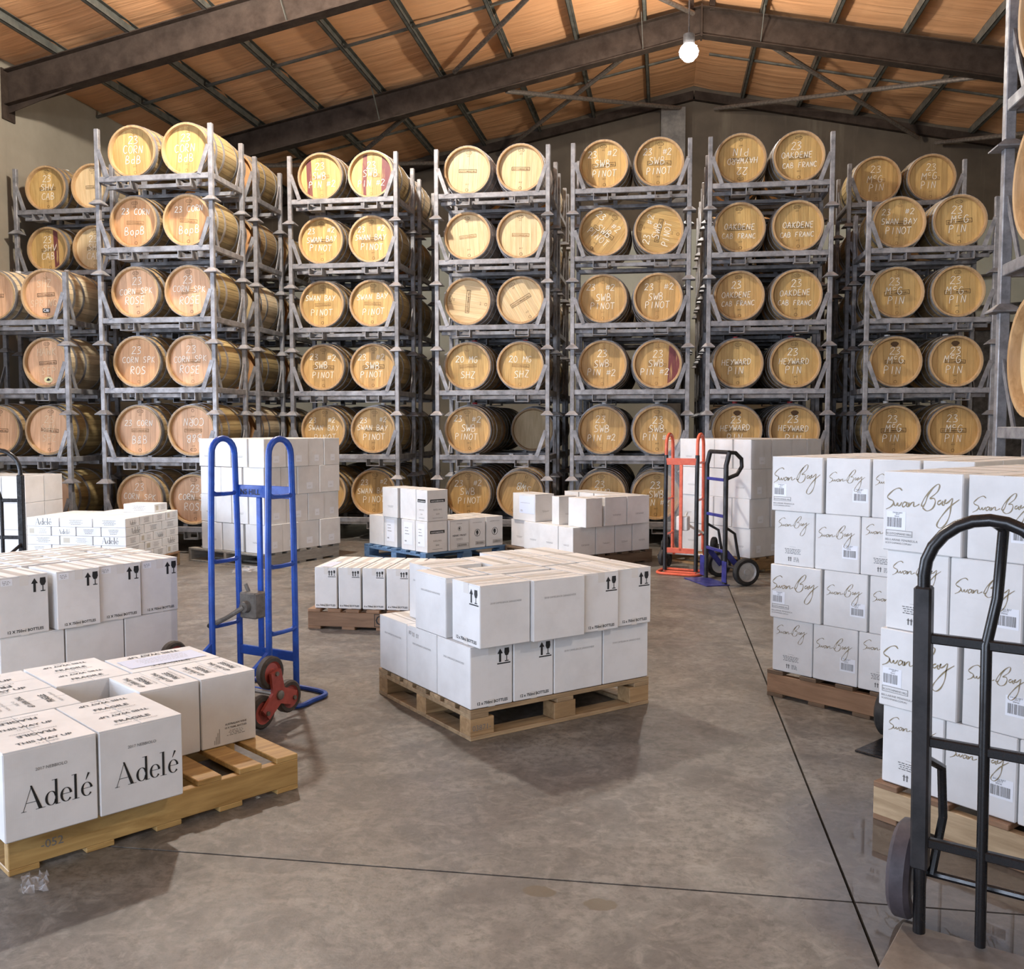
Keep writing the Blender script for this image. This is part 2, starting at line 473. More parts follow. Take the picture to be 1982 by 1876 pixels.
# hand-drawn capitals for chalk (4 x 6 grid)
G = {
 '0': [[(2, 6), (.6, 4.5), (.6, 1.5), (2, 0), (3.4, 1.5), (3.4, 4.5), (2, 6)]],
 '1': [[(1, 5), (2, 6), (2, 0)]],
 '2': [[(.4, 4.8), (1.4, 6), (3, 5.6), (3.2, 4.2), (.3, .2), (1.6, .5), (3.8, .1)]],
 '3': [[(.5, 5.6), (2.4, 6), (3, 4.8), (1.4, 3.3), (3.3, 2.4), (3, .6), (.4, .2)]],
 '#': [[(1.2, 5.4), (.8, .8)], [(2.8, 5.4), (2.4, .8)], [(.2, 3.9), (3.8, 4.1)], [(.1, 2.2), (3.7, 2.4)]],
 'A': [[(0, 0), (1.8, 6), (3.6, 0)], [(.8, 2.2), (3, 2.2)]],
 'B': [[(.6, 0), (.6, 6), (2.6, 5.6), (2.6, 3.7), (.7, 3.2), (3.2, 2.6), (3, .5), (.5, 0)]],
 'C': [[(3.5, 5.2), (2, 6), (.5, 4.4), (.5, 1.6), (1.8, 0), (3.6, .8)]],
 'D': [[(.6, 0), (.6, 6), (2.8, 5), (3.4, 3), (2.6, .8), (.4, 0)]],
 'E': [[(3.2, 6), (.6, 5.9), (.6, 0), (3.3, .1)], [(.6, 3.1), (2.7, 3.2)]],
 'F': [[(3.3, 6), (.6, 5.8), (.6, 0)], [(.6, 3.1), (2.7, 3.2)]],
 'G': [[(3.4, 5.2), (1.8, 6), (.4, 4), (.6, 1.2), (2, 0), (3.4, 1), (3.4, 2.6), (2.1, 2.6)]],
 'H': [[(.4, 6), (.4, 0)], [(3.3, 6), (3.3, 0)], [(.4, 3), (3.3, 3.2)]],
 'I': [[(2, 6), (1.8, 0)]],
 'K': [[(.5, 6), (.5, 0)], [(3.3, 6), (.6, 3), (3.5, 0)]],
 'L': [[(.6, 6), (.6, 0), (3.3, .2)]],
 'M': [[(.2, 0), (.6, 6), (2, 2.6), (3.6, 6), (3.8, 0)]],
 'N': [[(.4, 0), (.5, 6), (3.2, 0), (3.4, 6)]],
 'O': [[(2, 6), (.5, 4.4), (.5, 1.5), (2, 0), (3.5, 1.5), (3.5, 4.4), (2, 6)]],
 'P': [[(.6, 0), (.6, 6), (3, 5.5), (3, 3.6), (.7, 2.9)]],
 'R': [[(.6, 0), (.6, 6), (3, 5.4), (2.8, 3.6), (.7, 3), (3.4, 0)]],
 'S': [[(3.3, 5.2), (2, 6), (.7, 4.8), (1.6, 3.3), (3.3, 2.2), (2.6, .4), (.4, .4)]],
 'T': [[(.1, 5.9), (3.8, 6)], [(2, 6), (1.9, 0)]],
 'U': [[(.5, 6), (.5, 1.2), (2, 0), (3.4, 1.4), (3.4, 6)]],
 'V': [[(.2, 6), (1.8, 0), (3.6, 6)]],
 'W': [[(.1, 6), (1, 0), (2, 4), (3, 0), (3.9, 6)]],
 'Y': [[(.3, 6), (1.9, 3.2)], [(3.6, 6), (1.2, 0)]],
 'Z': [[(.4, 6), (3.4, 5.8), (.3, .2), (3.6, 0)]],
 'c': [[(3, 5.6), (1.6, 6), (.8, 4.8), (1.4, 3.6), (3, 4)]],
 'd': [[(3, 6), (3, 0)], [(3, 3), (1.2, 3.4), (.5, 1.6), (1.6, 0), (3, 1)]],
 'o': [[(2, 3.6), (.7, 2.4), (1.2, .2), (2.8, .2), (3.2, 2.2), (2, 3.6)]],
 'p': [[(.8, 3.4), (.7, -2)], [(.8, 3), (2.6, 3.4), (3.2, 1.6), (2.2, .2), (.8, .8)]],
 '&': [[(3.4, 0), (.9, 4.6), (2, 6), (2.7, 4.6), (.5, 1.6), (1.6, 0), (3.3, 2.2)]],
}
def chalk_line(mb, s, cx, cy, h, rng, w=.0060):
    adv = h / 6 * 4.55; x = cx - adv * len(s) / 2; slope = rng.uniform(-.05, .06)
    for ch in s:
        for st in G.get(ch, []):
            k = h / 6
            pts = [(x + (px + py * .10) * k * rng.uniform(.97, 1.03) + rng.uniform(-.12, .12) * k, cy - h / 2 + py * k + (x - cx) * slope + rng.uniform(-.14, .14) * k) for px, py in st]
            if len(pts) > 3 and ch in 'OSCGBDPR023cdopU&':
                mb.ribbon(spline([(a, b, 0) for a, b in pts], 3), w * rng.uniform(.8, 1.15))
            else:
                for q in range(len(pts) - 1): mb.ribbon(pts[q:q + 2], w * rng.uniform(.8, 1.15))
        x += adv * rng.uniform(.94, 1.06)
def chalk_mesh(lines, seed):
    mb = MB(); rng = random.Random(seed)
    ys = {1: [0], 2: [.085, -.10], 3: [.128, .022, -.088]}[len(lines)]
    for s, y in zip(lines, ys):
        if not s: continue
        h = .084 if len(s) <= 4 else (.076 if len(s) <= 6 else .066)
        if len(s) > 8: h = .056
        chalk_line(mb, s, rng.uniform(-.03, .01), y + rng.uniform(-.008, .008), h, rng)
    return mb

# ------------------------------------------------------------------ the building
def struct(o): o['kind'] = 'structure'; return o
XL, XR, YB, YF = -8.45, 9.45, 19.24, -5.5
RX = .51; RZ = 7.84; SL = .205
zr = lambda x: RZ - SL * abs(x - RX)          # underside of the purlins = top of the rafters
# floor of separate slabs with open joints
fl = struct(empty('floor', T(0, 0, 0)))
xs = [XL, .585, XR]; ys = [YF, -3.2, 2.95, 9.1, 15.2, YB]
for i in range(2):
    for j in range(5):
        g = .0045
        me = MB().box(xs[i] + (g if i else 0), xs[i + 1] - (g if i < 1 else 0), ys[j] + (g if j else 0), ys[j + 1] - (g if j < 4 else 0), -.15, 0).mesh('slab', 'floor_concrete')
        link('slab', me, fl)
sub = link('subgrade', MB().box(XL, XR, YF, YB, -.3, -.022).mesh('subgrade', 'dark_gap'), fl)
wl = struct(link('wall_left', MB().box(XL - .25, XL, YF, 1.5, -.3, zr(XL) + .22).box(XL - .25, XL, 6.5, YB, -.3, zr(XL) + .22).box(XL - .25, XL, 1.5, 6.5, 4.2, zr(XL) + .22).mesh('wall_left', 'plaster')))
struct(link('wall_right', MB().box(XR, XR + .25, YF, YB, -.3, zr(XR) + .22).mesh('wall_right', 'wall_green')))
def gable(name, y, mat, z0):
    mb = MB(); mb.prism([(XL, z0), (XR, z0), (XR, zr(XR) + .25), (RX, RZ + .25), (XL, zr(XL) + .25)], y, y + .25, 'XZ')
    return mb.mesh(name, mat)
wb = struct(link('wall_back', gable('wall_back', YB, 'gable_brown', 5.25)))
link('wall_panel', MB().box(XL, XR, YB - .02, YB + .25, -.3, 5.25).mesh('wall_panel', 'wall_green'), wb)
# gable column, raking angle along the top of the wall
link('gable_column', MB().box(RX - .42, RX - .36, YB - .3, YB - .02, 0, 7.5).box(RX - .62, RX - .16, YB - .32, YB - .30, 0, 7.5).mesh('gable_column', 'beam_flange'), wb)
for sg in (-1, 1):
    xe = XL if sg < 0 else XR
    link('raking_angle', MB().bar((RX, YB - .06, RZ - .06), (xe, YB - .06, zr(xe) - .06), .12, .16).mesh('raking_angle', 'beam_steel'), wb)
# front wall behind the photographer with an open roller door
wf = struct(empty('wall_front', T(0, 0, 0)))
link('wall_panel', MB().box(XL, -7.4, YF - .25, YF, -.3, 6.1).box(-1.0, XR, YF - .25, YF, -.3, 6.1).box(-7.4, -1.0, YF - .25, YF, 4.4, 6.1).mesh('wall_panel', 'plaster'), wf)
link('wall_gable', MB().prism([(XL, 6.05), (XR, 6.05), (RX, RZ + .12)], YF - .25, YF, 'XZ').mesh('wall_gable', 'plaster'), wf)
# ceiling: sheets of foil-faced insulation draped over the purlins
PUR = [x * 1.018 for x in (-7.58, -6.60, -5.58, -4.53, -3.54, -2.45, -1.41, -.37, 1.37, 2.39, 3.41, 4.40, 5.44, 6.48, 7.5, 8.5)]
ce = struct(empty('ceiling', T(0, 0, 0)))
def sheet(x0, x1, y0, y1):
    mb = MB(); nx, ny = 28, 4
    side = [p for p in PUR if min(x0, x1) < p < max(x0, x1)]
    knots = sorted([min(x0, x1)] + side + [max(x0, x1)])
    for j in range(ny + 1):
        y = y0 + (y1 - y0) * j / ny
        for i in range(nx + 1):
            x = x0 + (x1 - x0) * i / nx
            k = max([q for q in range(len(knots) - 1) if knots[q] <= x + 1e-6] or [0]); k = min(k, len(knots) - 2)
            u = (x - knots[k]) / (knots[k + 1] - knots[k])
            sag = .035 * math.sin(PI * min(max(u, 0), 1)) * (.7 + .3 * math.sin(3.1 * y + k))
            edge = .018 * (abs(2 * j / ny - 1)) ** 2
            mb.v.append((x, y, zr(x) + .155 - sag - edge))
    for j in range(ny):
        for i in range(nx):
            a = j * (nx + 1) + i; mb.f.append((a, a + nx + 1, a + nx + 2, a + 1))
    return mb
yy = YF
while yy < YB - .1:
    y1 = min(yy + 1.3, YB)
    for xa, xb in ((XL, RX), (RX, XR)):
        link('ceiling_sheet', sheet(xa, xb, yy, y1 + .01).mesh('ceiling_sheet', 'ceiling_foil', True), ce)
    yy = y1
link('roof_deck', MB().prism([(XL - .3, zr(XL - .3) + .22), (RX, RZ + .22), (XR + .3, zr(XR + .3) + .22), (XR + .3, zr(XR) + .26), (RX, RZ + .30), (XL - .3, zr(XL) + .26)], YF - .3, YB + .3, 'XZ').mesh('roof_deck', 'galv_dark'), ce)
# purlins (C section)
for x in PUR:
    sl = -SL if x > RX else SL
    mb = MB(); z = zr(x)
    mb.box(x - .004, x + .004, YF, YB, z, z + .14); mb.box(x - .004, x + .055, YF, YB, z, z + .006); mb.box(x - .004, x + .055, YF, YB, z + .134, z + .14)
    mb.box(x + .049, x + .055, YF, YB, z, z + .022)
    link('purlin', mb.mesh('purlin', 'purlin_steel'), ce)
# spacer battens between the purlins
for yb_ in (9.55, 13.5, 17.3):
    for sg in (-1, 1):
        xe = XL if sg < 0 else XR
        link('batten', MB().bar((RX + sg * .2, yb_, zr(RX + sg * .2) + .05), (xe, yb_, zr(xe) + .05), .045, .03).mesh('batten', 'purlin_steel'), ce)
# ridge cleats
for y in (11.5, 15.37):
    for dx in (-.16, .16):
        link('ridge_cleat', MB().box(RX + dx - .04, RX + dx + .04, y - .06, y + .06, RZ - .06, RZ + .14).mesh('ridge_cleat', 'beam_steel'), ce)
# portal frames
def rafter(y, n):
    root = struct(empty('trim_%d' % n, T(0, 0, 0))); root['label'] = 'dark steel portal frame spanning the roof'
    dep = .43
    for sg in (-1, 1):
        xe = XL if sg < 0 else XR
        mb = MB(); a = (RX, RZ); b = (xe, zr(xe))
        mb.prism([(a[0], a[1] - .012), (b[0], b[1] - .012), (b[0], b[1] - dep), (a[0], a[1] - dep)], y - .006, y + .006, 'XZ')
        link('web', mb.mesh('web', 'beam_steel'), root)
        nb = Vector((b[0] - a[0], 0, b[1] - a[1])).normalized()
        link('top_flange', MB().bar((a[0], y, a[1] - .006), (b[0], y, b[1] - .006), .19, .014).mesh('top_flange', 'beam_steel'), root)
        link('bottom_flange', MB().bar((a[0], y, a[1] - dep), (b[0], y, b[1] - dep), .19, .014).mesh('bottom_flange', 'beam_steel'), root)
        # haunch at the eaves
        hx = xe - sg * 1.0
        mb = MB(); mb.prism([(xe, zr(xe) - dep), (hx, zr(hx) - dep), (xe, zr(xe) - dep - .10)], y - .006, y + .006, 'XZ')
        link('haunch', mb.mesh('haunch', 'beam_steel'), root)
        link('end_plate', MB().box(min(xe, xe - sg * .02), max(xe, xe - sg * .02), y - .12, y + .12, zr(xe) - .62, zr(xe) + .02).mesh('end_plate', 'beam_steel'), root)
    link('ridge_plate', MB().box(RX - .015, RX + .015, y - .1, y + .1, RZ - dep - .03, RZ + .02).mesh('ridge_plate', 'beam_steel'), root)
    for x in (-4.53 * 1.018, -.37 * 1.018, 1.37 * 1.018):
        z = zr(x); sg = -1 if x < RX else 1
        link('fly_brace', MB().bar((x + sg * .02, y - .40, z + .02), (x, y - .03, z - dep + .03), .04, .008, (1, 0, 0)).mesh('fly_brace', 'purlin_steel'), root)
    return root
rafter(11.5, 1); rafter(15.37, 2); rafter(7.6, 3); rafter(3.7, 4); rafter(-.2, 5)
# roof bracing pipes
def pipe(n, p, q, r=.038):
    o = struct(link('trim_%d' % n, MB().tube([p, q], r, 8).mesh('bracing_pipe', 'pipe_steel', 'auto'))); o['label'] = 'slim steel roof bracing pipe'
k = 1.018
def onr(x, y, dz=-.10): return (x, y, zr(x) + dz)
pipe(6, onr(-3.35, 15.25, .0), onr(-.55, 11.7, -.05))
pipe(7, onr(-1.8, 11.7, -.02), onr(.38, 15.2, -.12))
pipe(8, onr(-3.2, 19.0, -.25), onr(-.55, 15.5, -.32))
pipe(9, onr(-2.55, 15.5, -.42), onr(.3, 19.0, -.30))
pipe(10, onr(1.55, 15.5, -.36), onr(4.6, 19.0, -.26))
pipe(11, onr(.9, 19.0, -.30), onr(4.6, 15.5, -.38))
pipe(12, onr(-7.6, 15.5, -.36), onr(-4.0, 19.0, -.26))
pipe(13, onr(-4.2, 15.5, -.38), onr(-7.4, 19.0, -.26))
pipe(14, onr(4.9, 19.0, -.30), onr(7.9, 15.5, -.38))
# conduits and dark door frame on the pale end wall
link('conduit', MB().tube([(5.2, YB - .12, 4.15), (8.8, YB - .12, 4.5)], .03, 6).mesh('conduit', 'galv_dark'), wb)
link('conduit', MB().tube([(5.2, YB - .12, 3.6), (8.8, YB - .12, 3.85)], .03, 6).mesh('conduit', 'galv_dark'), wb)
d1 = struct(empty('door_1', T(6.9, YB - .1, 0)))
link('door_leaf', MB().box(-1.2, 1.2, -.02, .02, 0, 3.2).mesh('door_leaf', 'galv_dark'), d1)
link('door_frame', MB().box(-1.35, -1.2, -.06, .06, 0, 3.35).box(1.2, 1.35, -.06, .06, 0, 3.35).box(-1.35, 1.35, -.06, .06, 3.2, 3.35).mesh('door_frame', 'beam_steel'), d1)

# ------------------------------------------------------------------ lamps
def lamp(x, y, z, power, label, top, off=''):
    root = tag(empty('high_bay_lamp' + off, T(x, y, z)), label, 'lamp', 'high bay lamps under the roof')
    link('hanger', MB().tube([(0, 0, .22), (0, 0, top - z)], .012, 6).mesh('hanger', 'galv_dark'), root)
    link('housing', MB().lathe([(.08, .02), (.09, .075), (.22, .075), (.23, .03)], 16, 'Z').mesh('housing', 'galv_dark', 'auto'), root)
    g = MB().lathe([(-.13, .01), (-.12, .06), (-.06, .115), (.0, .13), (.06, .105), (.09, .07)], 20, 'Z')
    go = link('globe' + off, g.mesh('globe', 'lamp_glow', True), root)
    go.visible_shadow = True
    l = bpy.data.lights.new('bulb' + off, 'POINT'); l.energy = power; l.color = (1, .95, .87); l.shadow_soft_size = .13
    link('bulb' + off, l, root, T(0, 0, -.16))
    return root
lamp(.28, 13.3, 6.42, LAMP_POWER['ridge'], 'glaring white lamp hanging beneath the roof ridge between two portal frames', zr(.28) + .1)
lamp(-3.9, 8.6, 6.6, LAMP_POWER['main'], 'white lamp hanging over the aisle in front of the barrel racks', zr(-3.9) + .1, '_offscreen')
lamp(5.2, 1.2, 6.2, LAMP_POWER['rear'], 'white lamp hanging near the pale green side wall', zr(5.2) + .1, '_offscreen')

# ------------------------------------------------------------------ barrels
RB, RE, LB = .320, .286, .93           # bilge radius, end radius, length
HR = .259                               # head radius
def rprof(y): return RE + (RB - RE) * (1 - ((y - LB / 2) / (LB / 2)) ** 2)
def barrel_body(mat, n=30):
    mb = MB(); g = .0016
    ysamp = [0, .03, .09, .2, .33, LB / 2, LB - .33, LB - .2, LB - .09, LB - .03, LB]
    att = []
    rng = random.Random(5)
    # staves as facets with a fine recessed joint between neighbours
    for k in range(n):
        a0 = 2 * PI * (k + .035) / n; a1 = 2 * PI * (k + .965) / n; a2 = 2 * PI * (k + 1) / n
        b = len(mb.v); val = rng.random()
        for y in ysamp:
            r = rprof(y)
            for a, rr in ((a0, r), ((a0 + a1) / 2, r * 1.003), (a1, r), (a2, r - .004)):
                mb.v.append((rr * math.cos(a), y, RB + rr * math.sin(a)))
        for i in range(len(ysamp) - 1):
            for c in range(3):
                p = b + i * 4 + c; mb.f.append((p, p + 4, p + 5, p + 1)); att.append(val)
        nb = (k + 1) % n * len(ysamp) * 4
        for i in range(len(ysamp) - 1):
            p = b + i * 4 + 3; q = nb + i * 4
            mb.f.append((p, p + 4, q + 4, q)); att.append(val * .3)
    me = mb.mesh('staves', mat)
    at = me.attributes.new('stave', 'FLOAT', 'FACE'); at.data.foreach_set('value', att)
    return me
def chime_mesh():
    mb = MB()
    for y0, sgn in ((0, 1),):
        mb.lathe([(y0 + sgn * .07, HR), (y0 + sgn * .012, HR), (y0, HR + .006), (y0 - sgn * .002, RE - .001), (y0 + sgn * .012, RE + .0005)][::sgn], 40, 'Y', (0, 0, RB))
    return mb.mesh('chime', 'chime', 'auto')
def board_poly(x0, x1, r):
    pts = []
    n = 5
    for i in range(n + 1):
        x = x0 + (x1 - x0) * i / n; pts.append((x, -math.sqrt(max(r * r - x * x, 0))))
    for i in range(n + 1):
        x = x1 + (x0 - x1) * i / n; pts.append((x, math.sqrt(max(r * r - x * x, 0))))
    out = []
    for p in pts:
        if not out or (abs(p[0] - out[-1][0]) + abs(p[1] - out[-1][1])) > 1e-5: out.append(p)
    if abs(out[0][0] - out[-1][0]) + abs(out[0][1] - out[-1][1]) < 1e-5: out.pop()
    return out
SPL = [-.259, -.186, -.121, -.060, .012, .067, .129, .194, .259]
def head_boards(mat):
    L = []
    for i in range(8):
        off = [.0, .0012, .0004, .0016, .0, .001, .0003, .0014][i]
        mb = MB().prism(board_poly(SPL[i] + .0006, SPL[i + 1] - .0006, HR + .002), .050 - off, .066, 'XZ')
        L.append(mb.mesh('head_board', mat))
    return L
HEADS = {t: head_boards('head_' + t) for t in ('honey', 'amber', 'pale', 'pink', 'rust', 'stained')}
def head_joined(mat):
    mb = MB().prism([(HR * math.cos(2 * PI * k / 28), HR * math.sin(2 * PI * k / 28)) for k in range(28)], .051, .066, 'XZ')
    return mb.mesh('head', mat)
HEADJ = {t: head_joined('head_' + t) for t in ('honey', 'amber', 'pale', 'pink', 'rust')}
BODY = {t: barrel_body('body_' + t) for t in ('olive', 'brown', 'pale', 'film')}
CHIME = chime_mesh()
BACK = MB().prism([(HR * math.cos(2 * PI * k / 28), HR * math.sin(2 * PI * k / 28)) for k in range(28)], LB - .05, LB - .037, 'XZ').mesh('back_head', 'head_amber')
HOOPS = []
for (y0, y1) in ((.008, .052), (.115, .150), (.275, .312)):
    for fl_ in (0, 1):
        a, b = (y0, y1) if not fl_ else (LB - y1, LB - y0)
        HOOPS.append(MB().lathe([(a, rprof(a) + .0005), (a, rprof(a) + .0042), (b, rprof(b) + .0042), (b, rprof(b) + .0005)], 40, 'Y', (0, 0, RB)).mesh('hoop', 'hoop', 'auto'))
mbh = MB()
for (y0, y1) in ((.008, .052), (.115, .150), (.275, .312)):
    for a, b in ((y0, y1), (LB - y1, LB - y0)):
        mbh.lathe([(a, rprof(a) + .0005), (a, rprof(a) + .0042), (b, rprof(b) + .0042), (b, rprof(b) + .0005)], 30, 'Y', (0, 0, RB))
HOOPJ = mbh.mesh('hoops', 'hoop', 'auto')
BUNG = {c: MB().lathe([(RB * 2 - .004, .0), (RB * 2 - .004, .028), (RB * 2 + .022, .034), (RB * 2 + .026, .030), (RB * 2 + .026, .0)], 12, 'Z', (0, LB / 2, 0)).mesh('bung', 'bung_' + c) for c in ('white', 'red')}
# burnt-in marks on the heads
def frame_rect(mb, x0, x1, y0, y1, w):
    mb.rect(x0, x1, y0, y0 + w).rect(x0, x1, y1 - w, y1).rect(x0, x0 + w, y0, y1).rect(x1 - w, x1, y0, y1)
def stamp(w, h, mat, smudge=True):
    mb = MB(); frame_rect(mb, -w / 2, w / 2, -h / 2, h / 2, .0052)
    fit(mb, 'SCOTCHMANS HILL', 0, -h * .24, w * .9, align='CENTER', bold=True)
    return mb.mesh('stamp', mat)
STAMP = {'bold': stamp(.275, .050, 'ink_stamp'), 'faint': stamp(.21, .040, 'ink_stamp_faint'), 'mid': stamp(.22, .042, 'ink_stamp')}
def marks(kind):
    mb = MB()
    if kind == 'oval':
        mb.ribbon([(.036 * math.cos(2 * PI * k / 20), .218 + .019 * math.sin(2 * PI * k / 20)) for k in range(21)], .004)
        mb.add(text('2017', .022, 'CENTER'), 0, .211); mb.add(text('MT', .026, 'CENTER'), 0, .165)
    elif kind == 'crest':
        mb.flat([(.045 * math.cos(2 * PI * k / 20), .205 + .026 * math.sin(2 * PI * k / 20)) for k in range(20)])
        mb.flat([(-.02, .232), (.02, .232), (.028, .178), (0, .168), (-.028, .178)], .0002)
        mb.add(text('AM', .022, 'CENTER'), 0, .135)
    else:
        mb.ribbon([(-.004, .245), (.004, .225), (-.012, .215), (.012, .205)], .005); mb.rect(-.03, .03, .190, .195); mb.rect(-.02, .02, .178, .182)
    mb.add(text('2017', .022, 'CENTER'), 0, -.165)
    mb.ribbon([(.016 * math.cos(2 * PI * k / 14), -.225 + .016 * math.sin(2 * PI * k / 14)) for k in range(15)], .004)
    return mb.mesh('cooper_mark', 'ink_stamp_faint' if kind == 'sprig' else 'ink_stamp')
MARKS = {k: marks(k) for k in ('oval', 'crest', 'sprig')}
def on_head(roll=0, dz=0, y=.0476, sc=1.0, dx=0):
    # maps flat XY drawings onto the front head (facing -Y)
    return Matrix.Translation((0, y, RB)) @ Matrix.Rotation(roll, 4, 'Y') @ Matrix.Translation((dx, 0, dz)) @ Matrix.Rotation(PI / 2, 4, 'X') @ Matrix.Scale(sc, 4)

def barrel(M, label, group, tone='honey', body='brown', chalk=None, roll=0.0, chalk_roll=None, st='mid', mk='oval', stained=(), bung='white', seed=0, faint=False, stamp_rot=None):
    root = tag(empty('wine_barrel', M), label, 'barrel', group)
    link('staves', BODY[body], root)
    link('chime', CHIME, root)
    RM = Matrix.Translation((0, 0, RB)) @ Matrix.Rotation(-roll, 4, 'Y')
    for i in range(8):
        link('head_board', HEADS['stained' if i in stained else tone][i], root, RM)
    link('back_head', BACK, root, T(0, 0, RB))
    for h in HOOPS: link('hoop', h, root)
    if bung: link('bung', BUNG[bung], root)
    rng = random.Random(seed)
    sr = roll if stamp_rot is None else stamp_rot
    if st: link('stamp', STAMP[st], root, on_head(-sr + rng.uniform(-.08, .08)))
    if mk: link('cooper_mark', MARKS[mk], root, on_head(-sr))
    if chalk:
        me = chalk_mesh(chalk, seed).mesh('chalk_writing', 'chalk_faint' if faint else 'chalk')
        link('chalk_writing', me, root, on_head(-(chalk_roll if chalk_roll is not None else 0), 0, .0470))
    return root
def rear_barrel(M, label, group, tone, body):
    root = tag(empty('wine_barrel', M), label, 'barrel', group)
    link('staves', BODY[body], root); link('chime', CHIME, root)
    link('head', HEADJ[tone], root, T(0, 0, RB)); link('hoop_set', HOOPJ, root); link('back_head', BACK, root, T(0, 0, RB))
    return root

# ------------------------------------------------------------------ steel barrel racks
RW, RD, RP = 1.345, .77, .78            # width, depth, tier pitch
BZ = .273                                # beam height above foot
HW = RW / 2
def rack_parts():
    L = []; p = .050; mk = lambda n, mb, m='galv': L.append((n, mb.mesh(n, m)))
    posts = [(-HW, 0), (HW, 0), (-HW, RD), (HW, RD)]
    post = MB().cbox(-p / 2, p / 2, -p / 2, p / 2, .035, .7795, .005).mesh('post', 'galv')
    foot = MB()
    for (r0, z0, r1, z1) in ((.075, .0, .030, .052),):
        b = len(foot.v)
        for r, z in ((r0, z0), (r0, z0 + .008), (r1, z1)):
            for a, c in ((-1, -1), (1, -1), (1, 1), (-1, 1)): foot.v.append((a * r, c * r, z))
        foot.f.append((b + 3, b + 2, b + 1, b))
        for i in range(2):
            for k in range(4): foot.f.append((b + i * 4 + k, b + i * 4 + (k + 1) % 4, b + i * 4 + 4 + (k + 1) % 4, b + i * 4 + 4 + k))
        foot.f.append((b + 8, b + 9, b + 10, b + 11))
    foot = foot.mesh('foot_cup', 'galv')
    beam = MB().cbox(-HW + p / 2, HW - p / 2, -.022, .022, BZ - .03, BZ + .03, .004).mesh('beam', 'galv')
    side = MB().cbox(-.022, .022, p / 2, RD - p / 2, BZ - .03, BZ + .03, .004).mesh('side_beam', 'galv')
    out = [('beam', beam, T(0, 0, 0)), ('beam', beam, T(0, RD, -.032)), ('side_beam', side, T(-HW, 0, 0)), ('side_beam', side, T(HW, 0, 0))]
    for x, y in posts: out += [('post', post, T(x, y, 0)), ('foot_cup', foot, T(x, y, 0))]
    fb = MB().bar((.13, -.022, BZ + .02), (.02, -.022, .60), .045, .012, (0, 1, 0)).mesh('brace', 'galv')
    fb2 = MB().bar((-.13, -.022, BZ + .02), (-.02, -.022, .60), .045, .012, (0, 1, 0)).mesh('brace', 'galv')
    sb = MB().bar((0, .15, BZ + .02), (0, .02, .60), .045, .012, (1, 0, 0)).mesh('brace', 'galv')
    sb2 = MB().bar((0, -.15, BZ + .02), (0, -.02, .60), .045, .012, (1, 0, 0)).mesh('brace', 'galv')
    for x, y in posts:
        if y < .1: out.append(('brace', fb if x < 0 else fb2, T(x, y, 0)))
        out.append(('brace', sb if y < .1 else sb2, T(x, y, 0)))
    loop = MB().box(-.085, -.077, -.03, .12, BZ - .105, BZ - .03).box(.077, .085, -.03, .12, BZ - .105, BZ - .03).box(-.085, .085, -.03, .12, BZ - .112, BZ - .104)
    lm = loop.mesh('fork_loop', 'galv')
    for x in (-.35, .36): out.append(('fork_loop', lm, T(x, 0, 0)))
    for y, zt in ((.16, .3165), (.61, .2945)):
        cr = MB().box(-HW + .02, HW - .02, -.018, .018, BZ - .072, BZ - .032)
        for x in (-.449, -.209, .209, .449): cr.box(x - .025, x + .025, -.02, .02, BZ - .04, zt)
        out.append(('cradle_bar', cr.mesh('cradle_bar', 'galv'), T(0, y, 0)))
    out.append(('diagonal', MB().bar((-HW + .05, .03, BZ - .03), (HW - .05, RD - .03, BZ - .03), .04, .01).mesh('diagonal', 'galv'), T(0, 0, 0)))
    return out
RACKS = []
RACK = rack_parts()
def join_parts(parts, name, mat):
    mb = MB()
    for n, me, M in parts:
        b = len(mb.v); mb.v += [tuple(M @ v.co) for v in me.vertices]; mb.f += [tuple(i + b for i in p.vertices) for p in me.polygons]
    return mb.mesh(name, mat)
RACKJ = join_parts(RACK, 'barrel_rack', 'galv')
ORD = ['', 'first', 'second', 'third', 'fourth', 'fifth', 'sixth', 'seventh']
TALLPOST = MB().cbox(-.026, .026, -.026, .026, .035, .83, .005).mesh('post', 'galv')
def rack(cx, y, tier, label, group='steel barrel racks stacked in tiers', yaw=0.0, top=False):
    root = tag(empty('barrel_rack', T(cx, y, (tier - 1) * RP, yaw)), label, 'rack', group)
    RACKS.append(root.name)
    for n, me, M in RACK: link(n, TALLPOST if top and n == 'post' else me, root, M)
    return root
BX = .3235
def bpos(cx, y, tier, side, jx=0): return T(cx + side * BX + jx, y + .10, (tier - 1) * RP + BZ + .33 - RB)

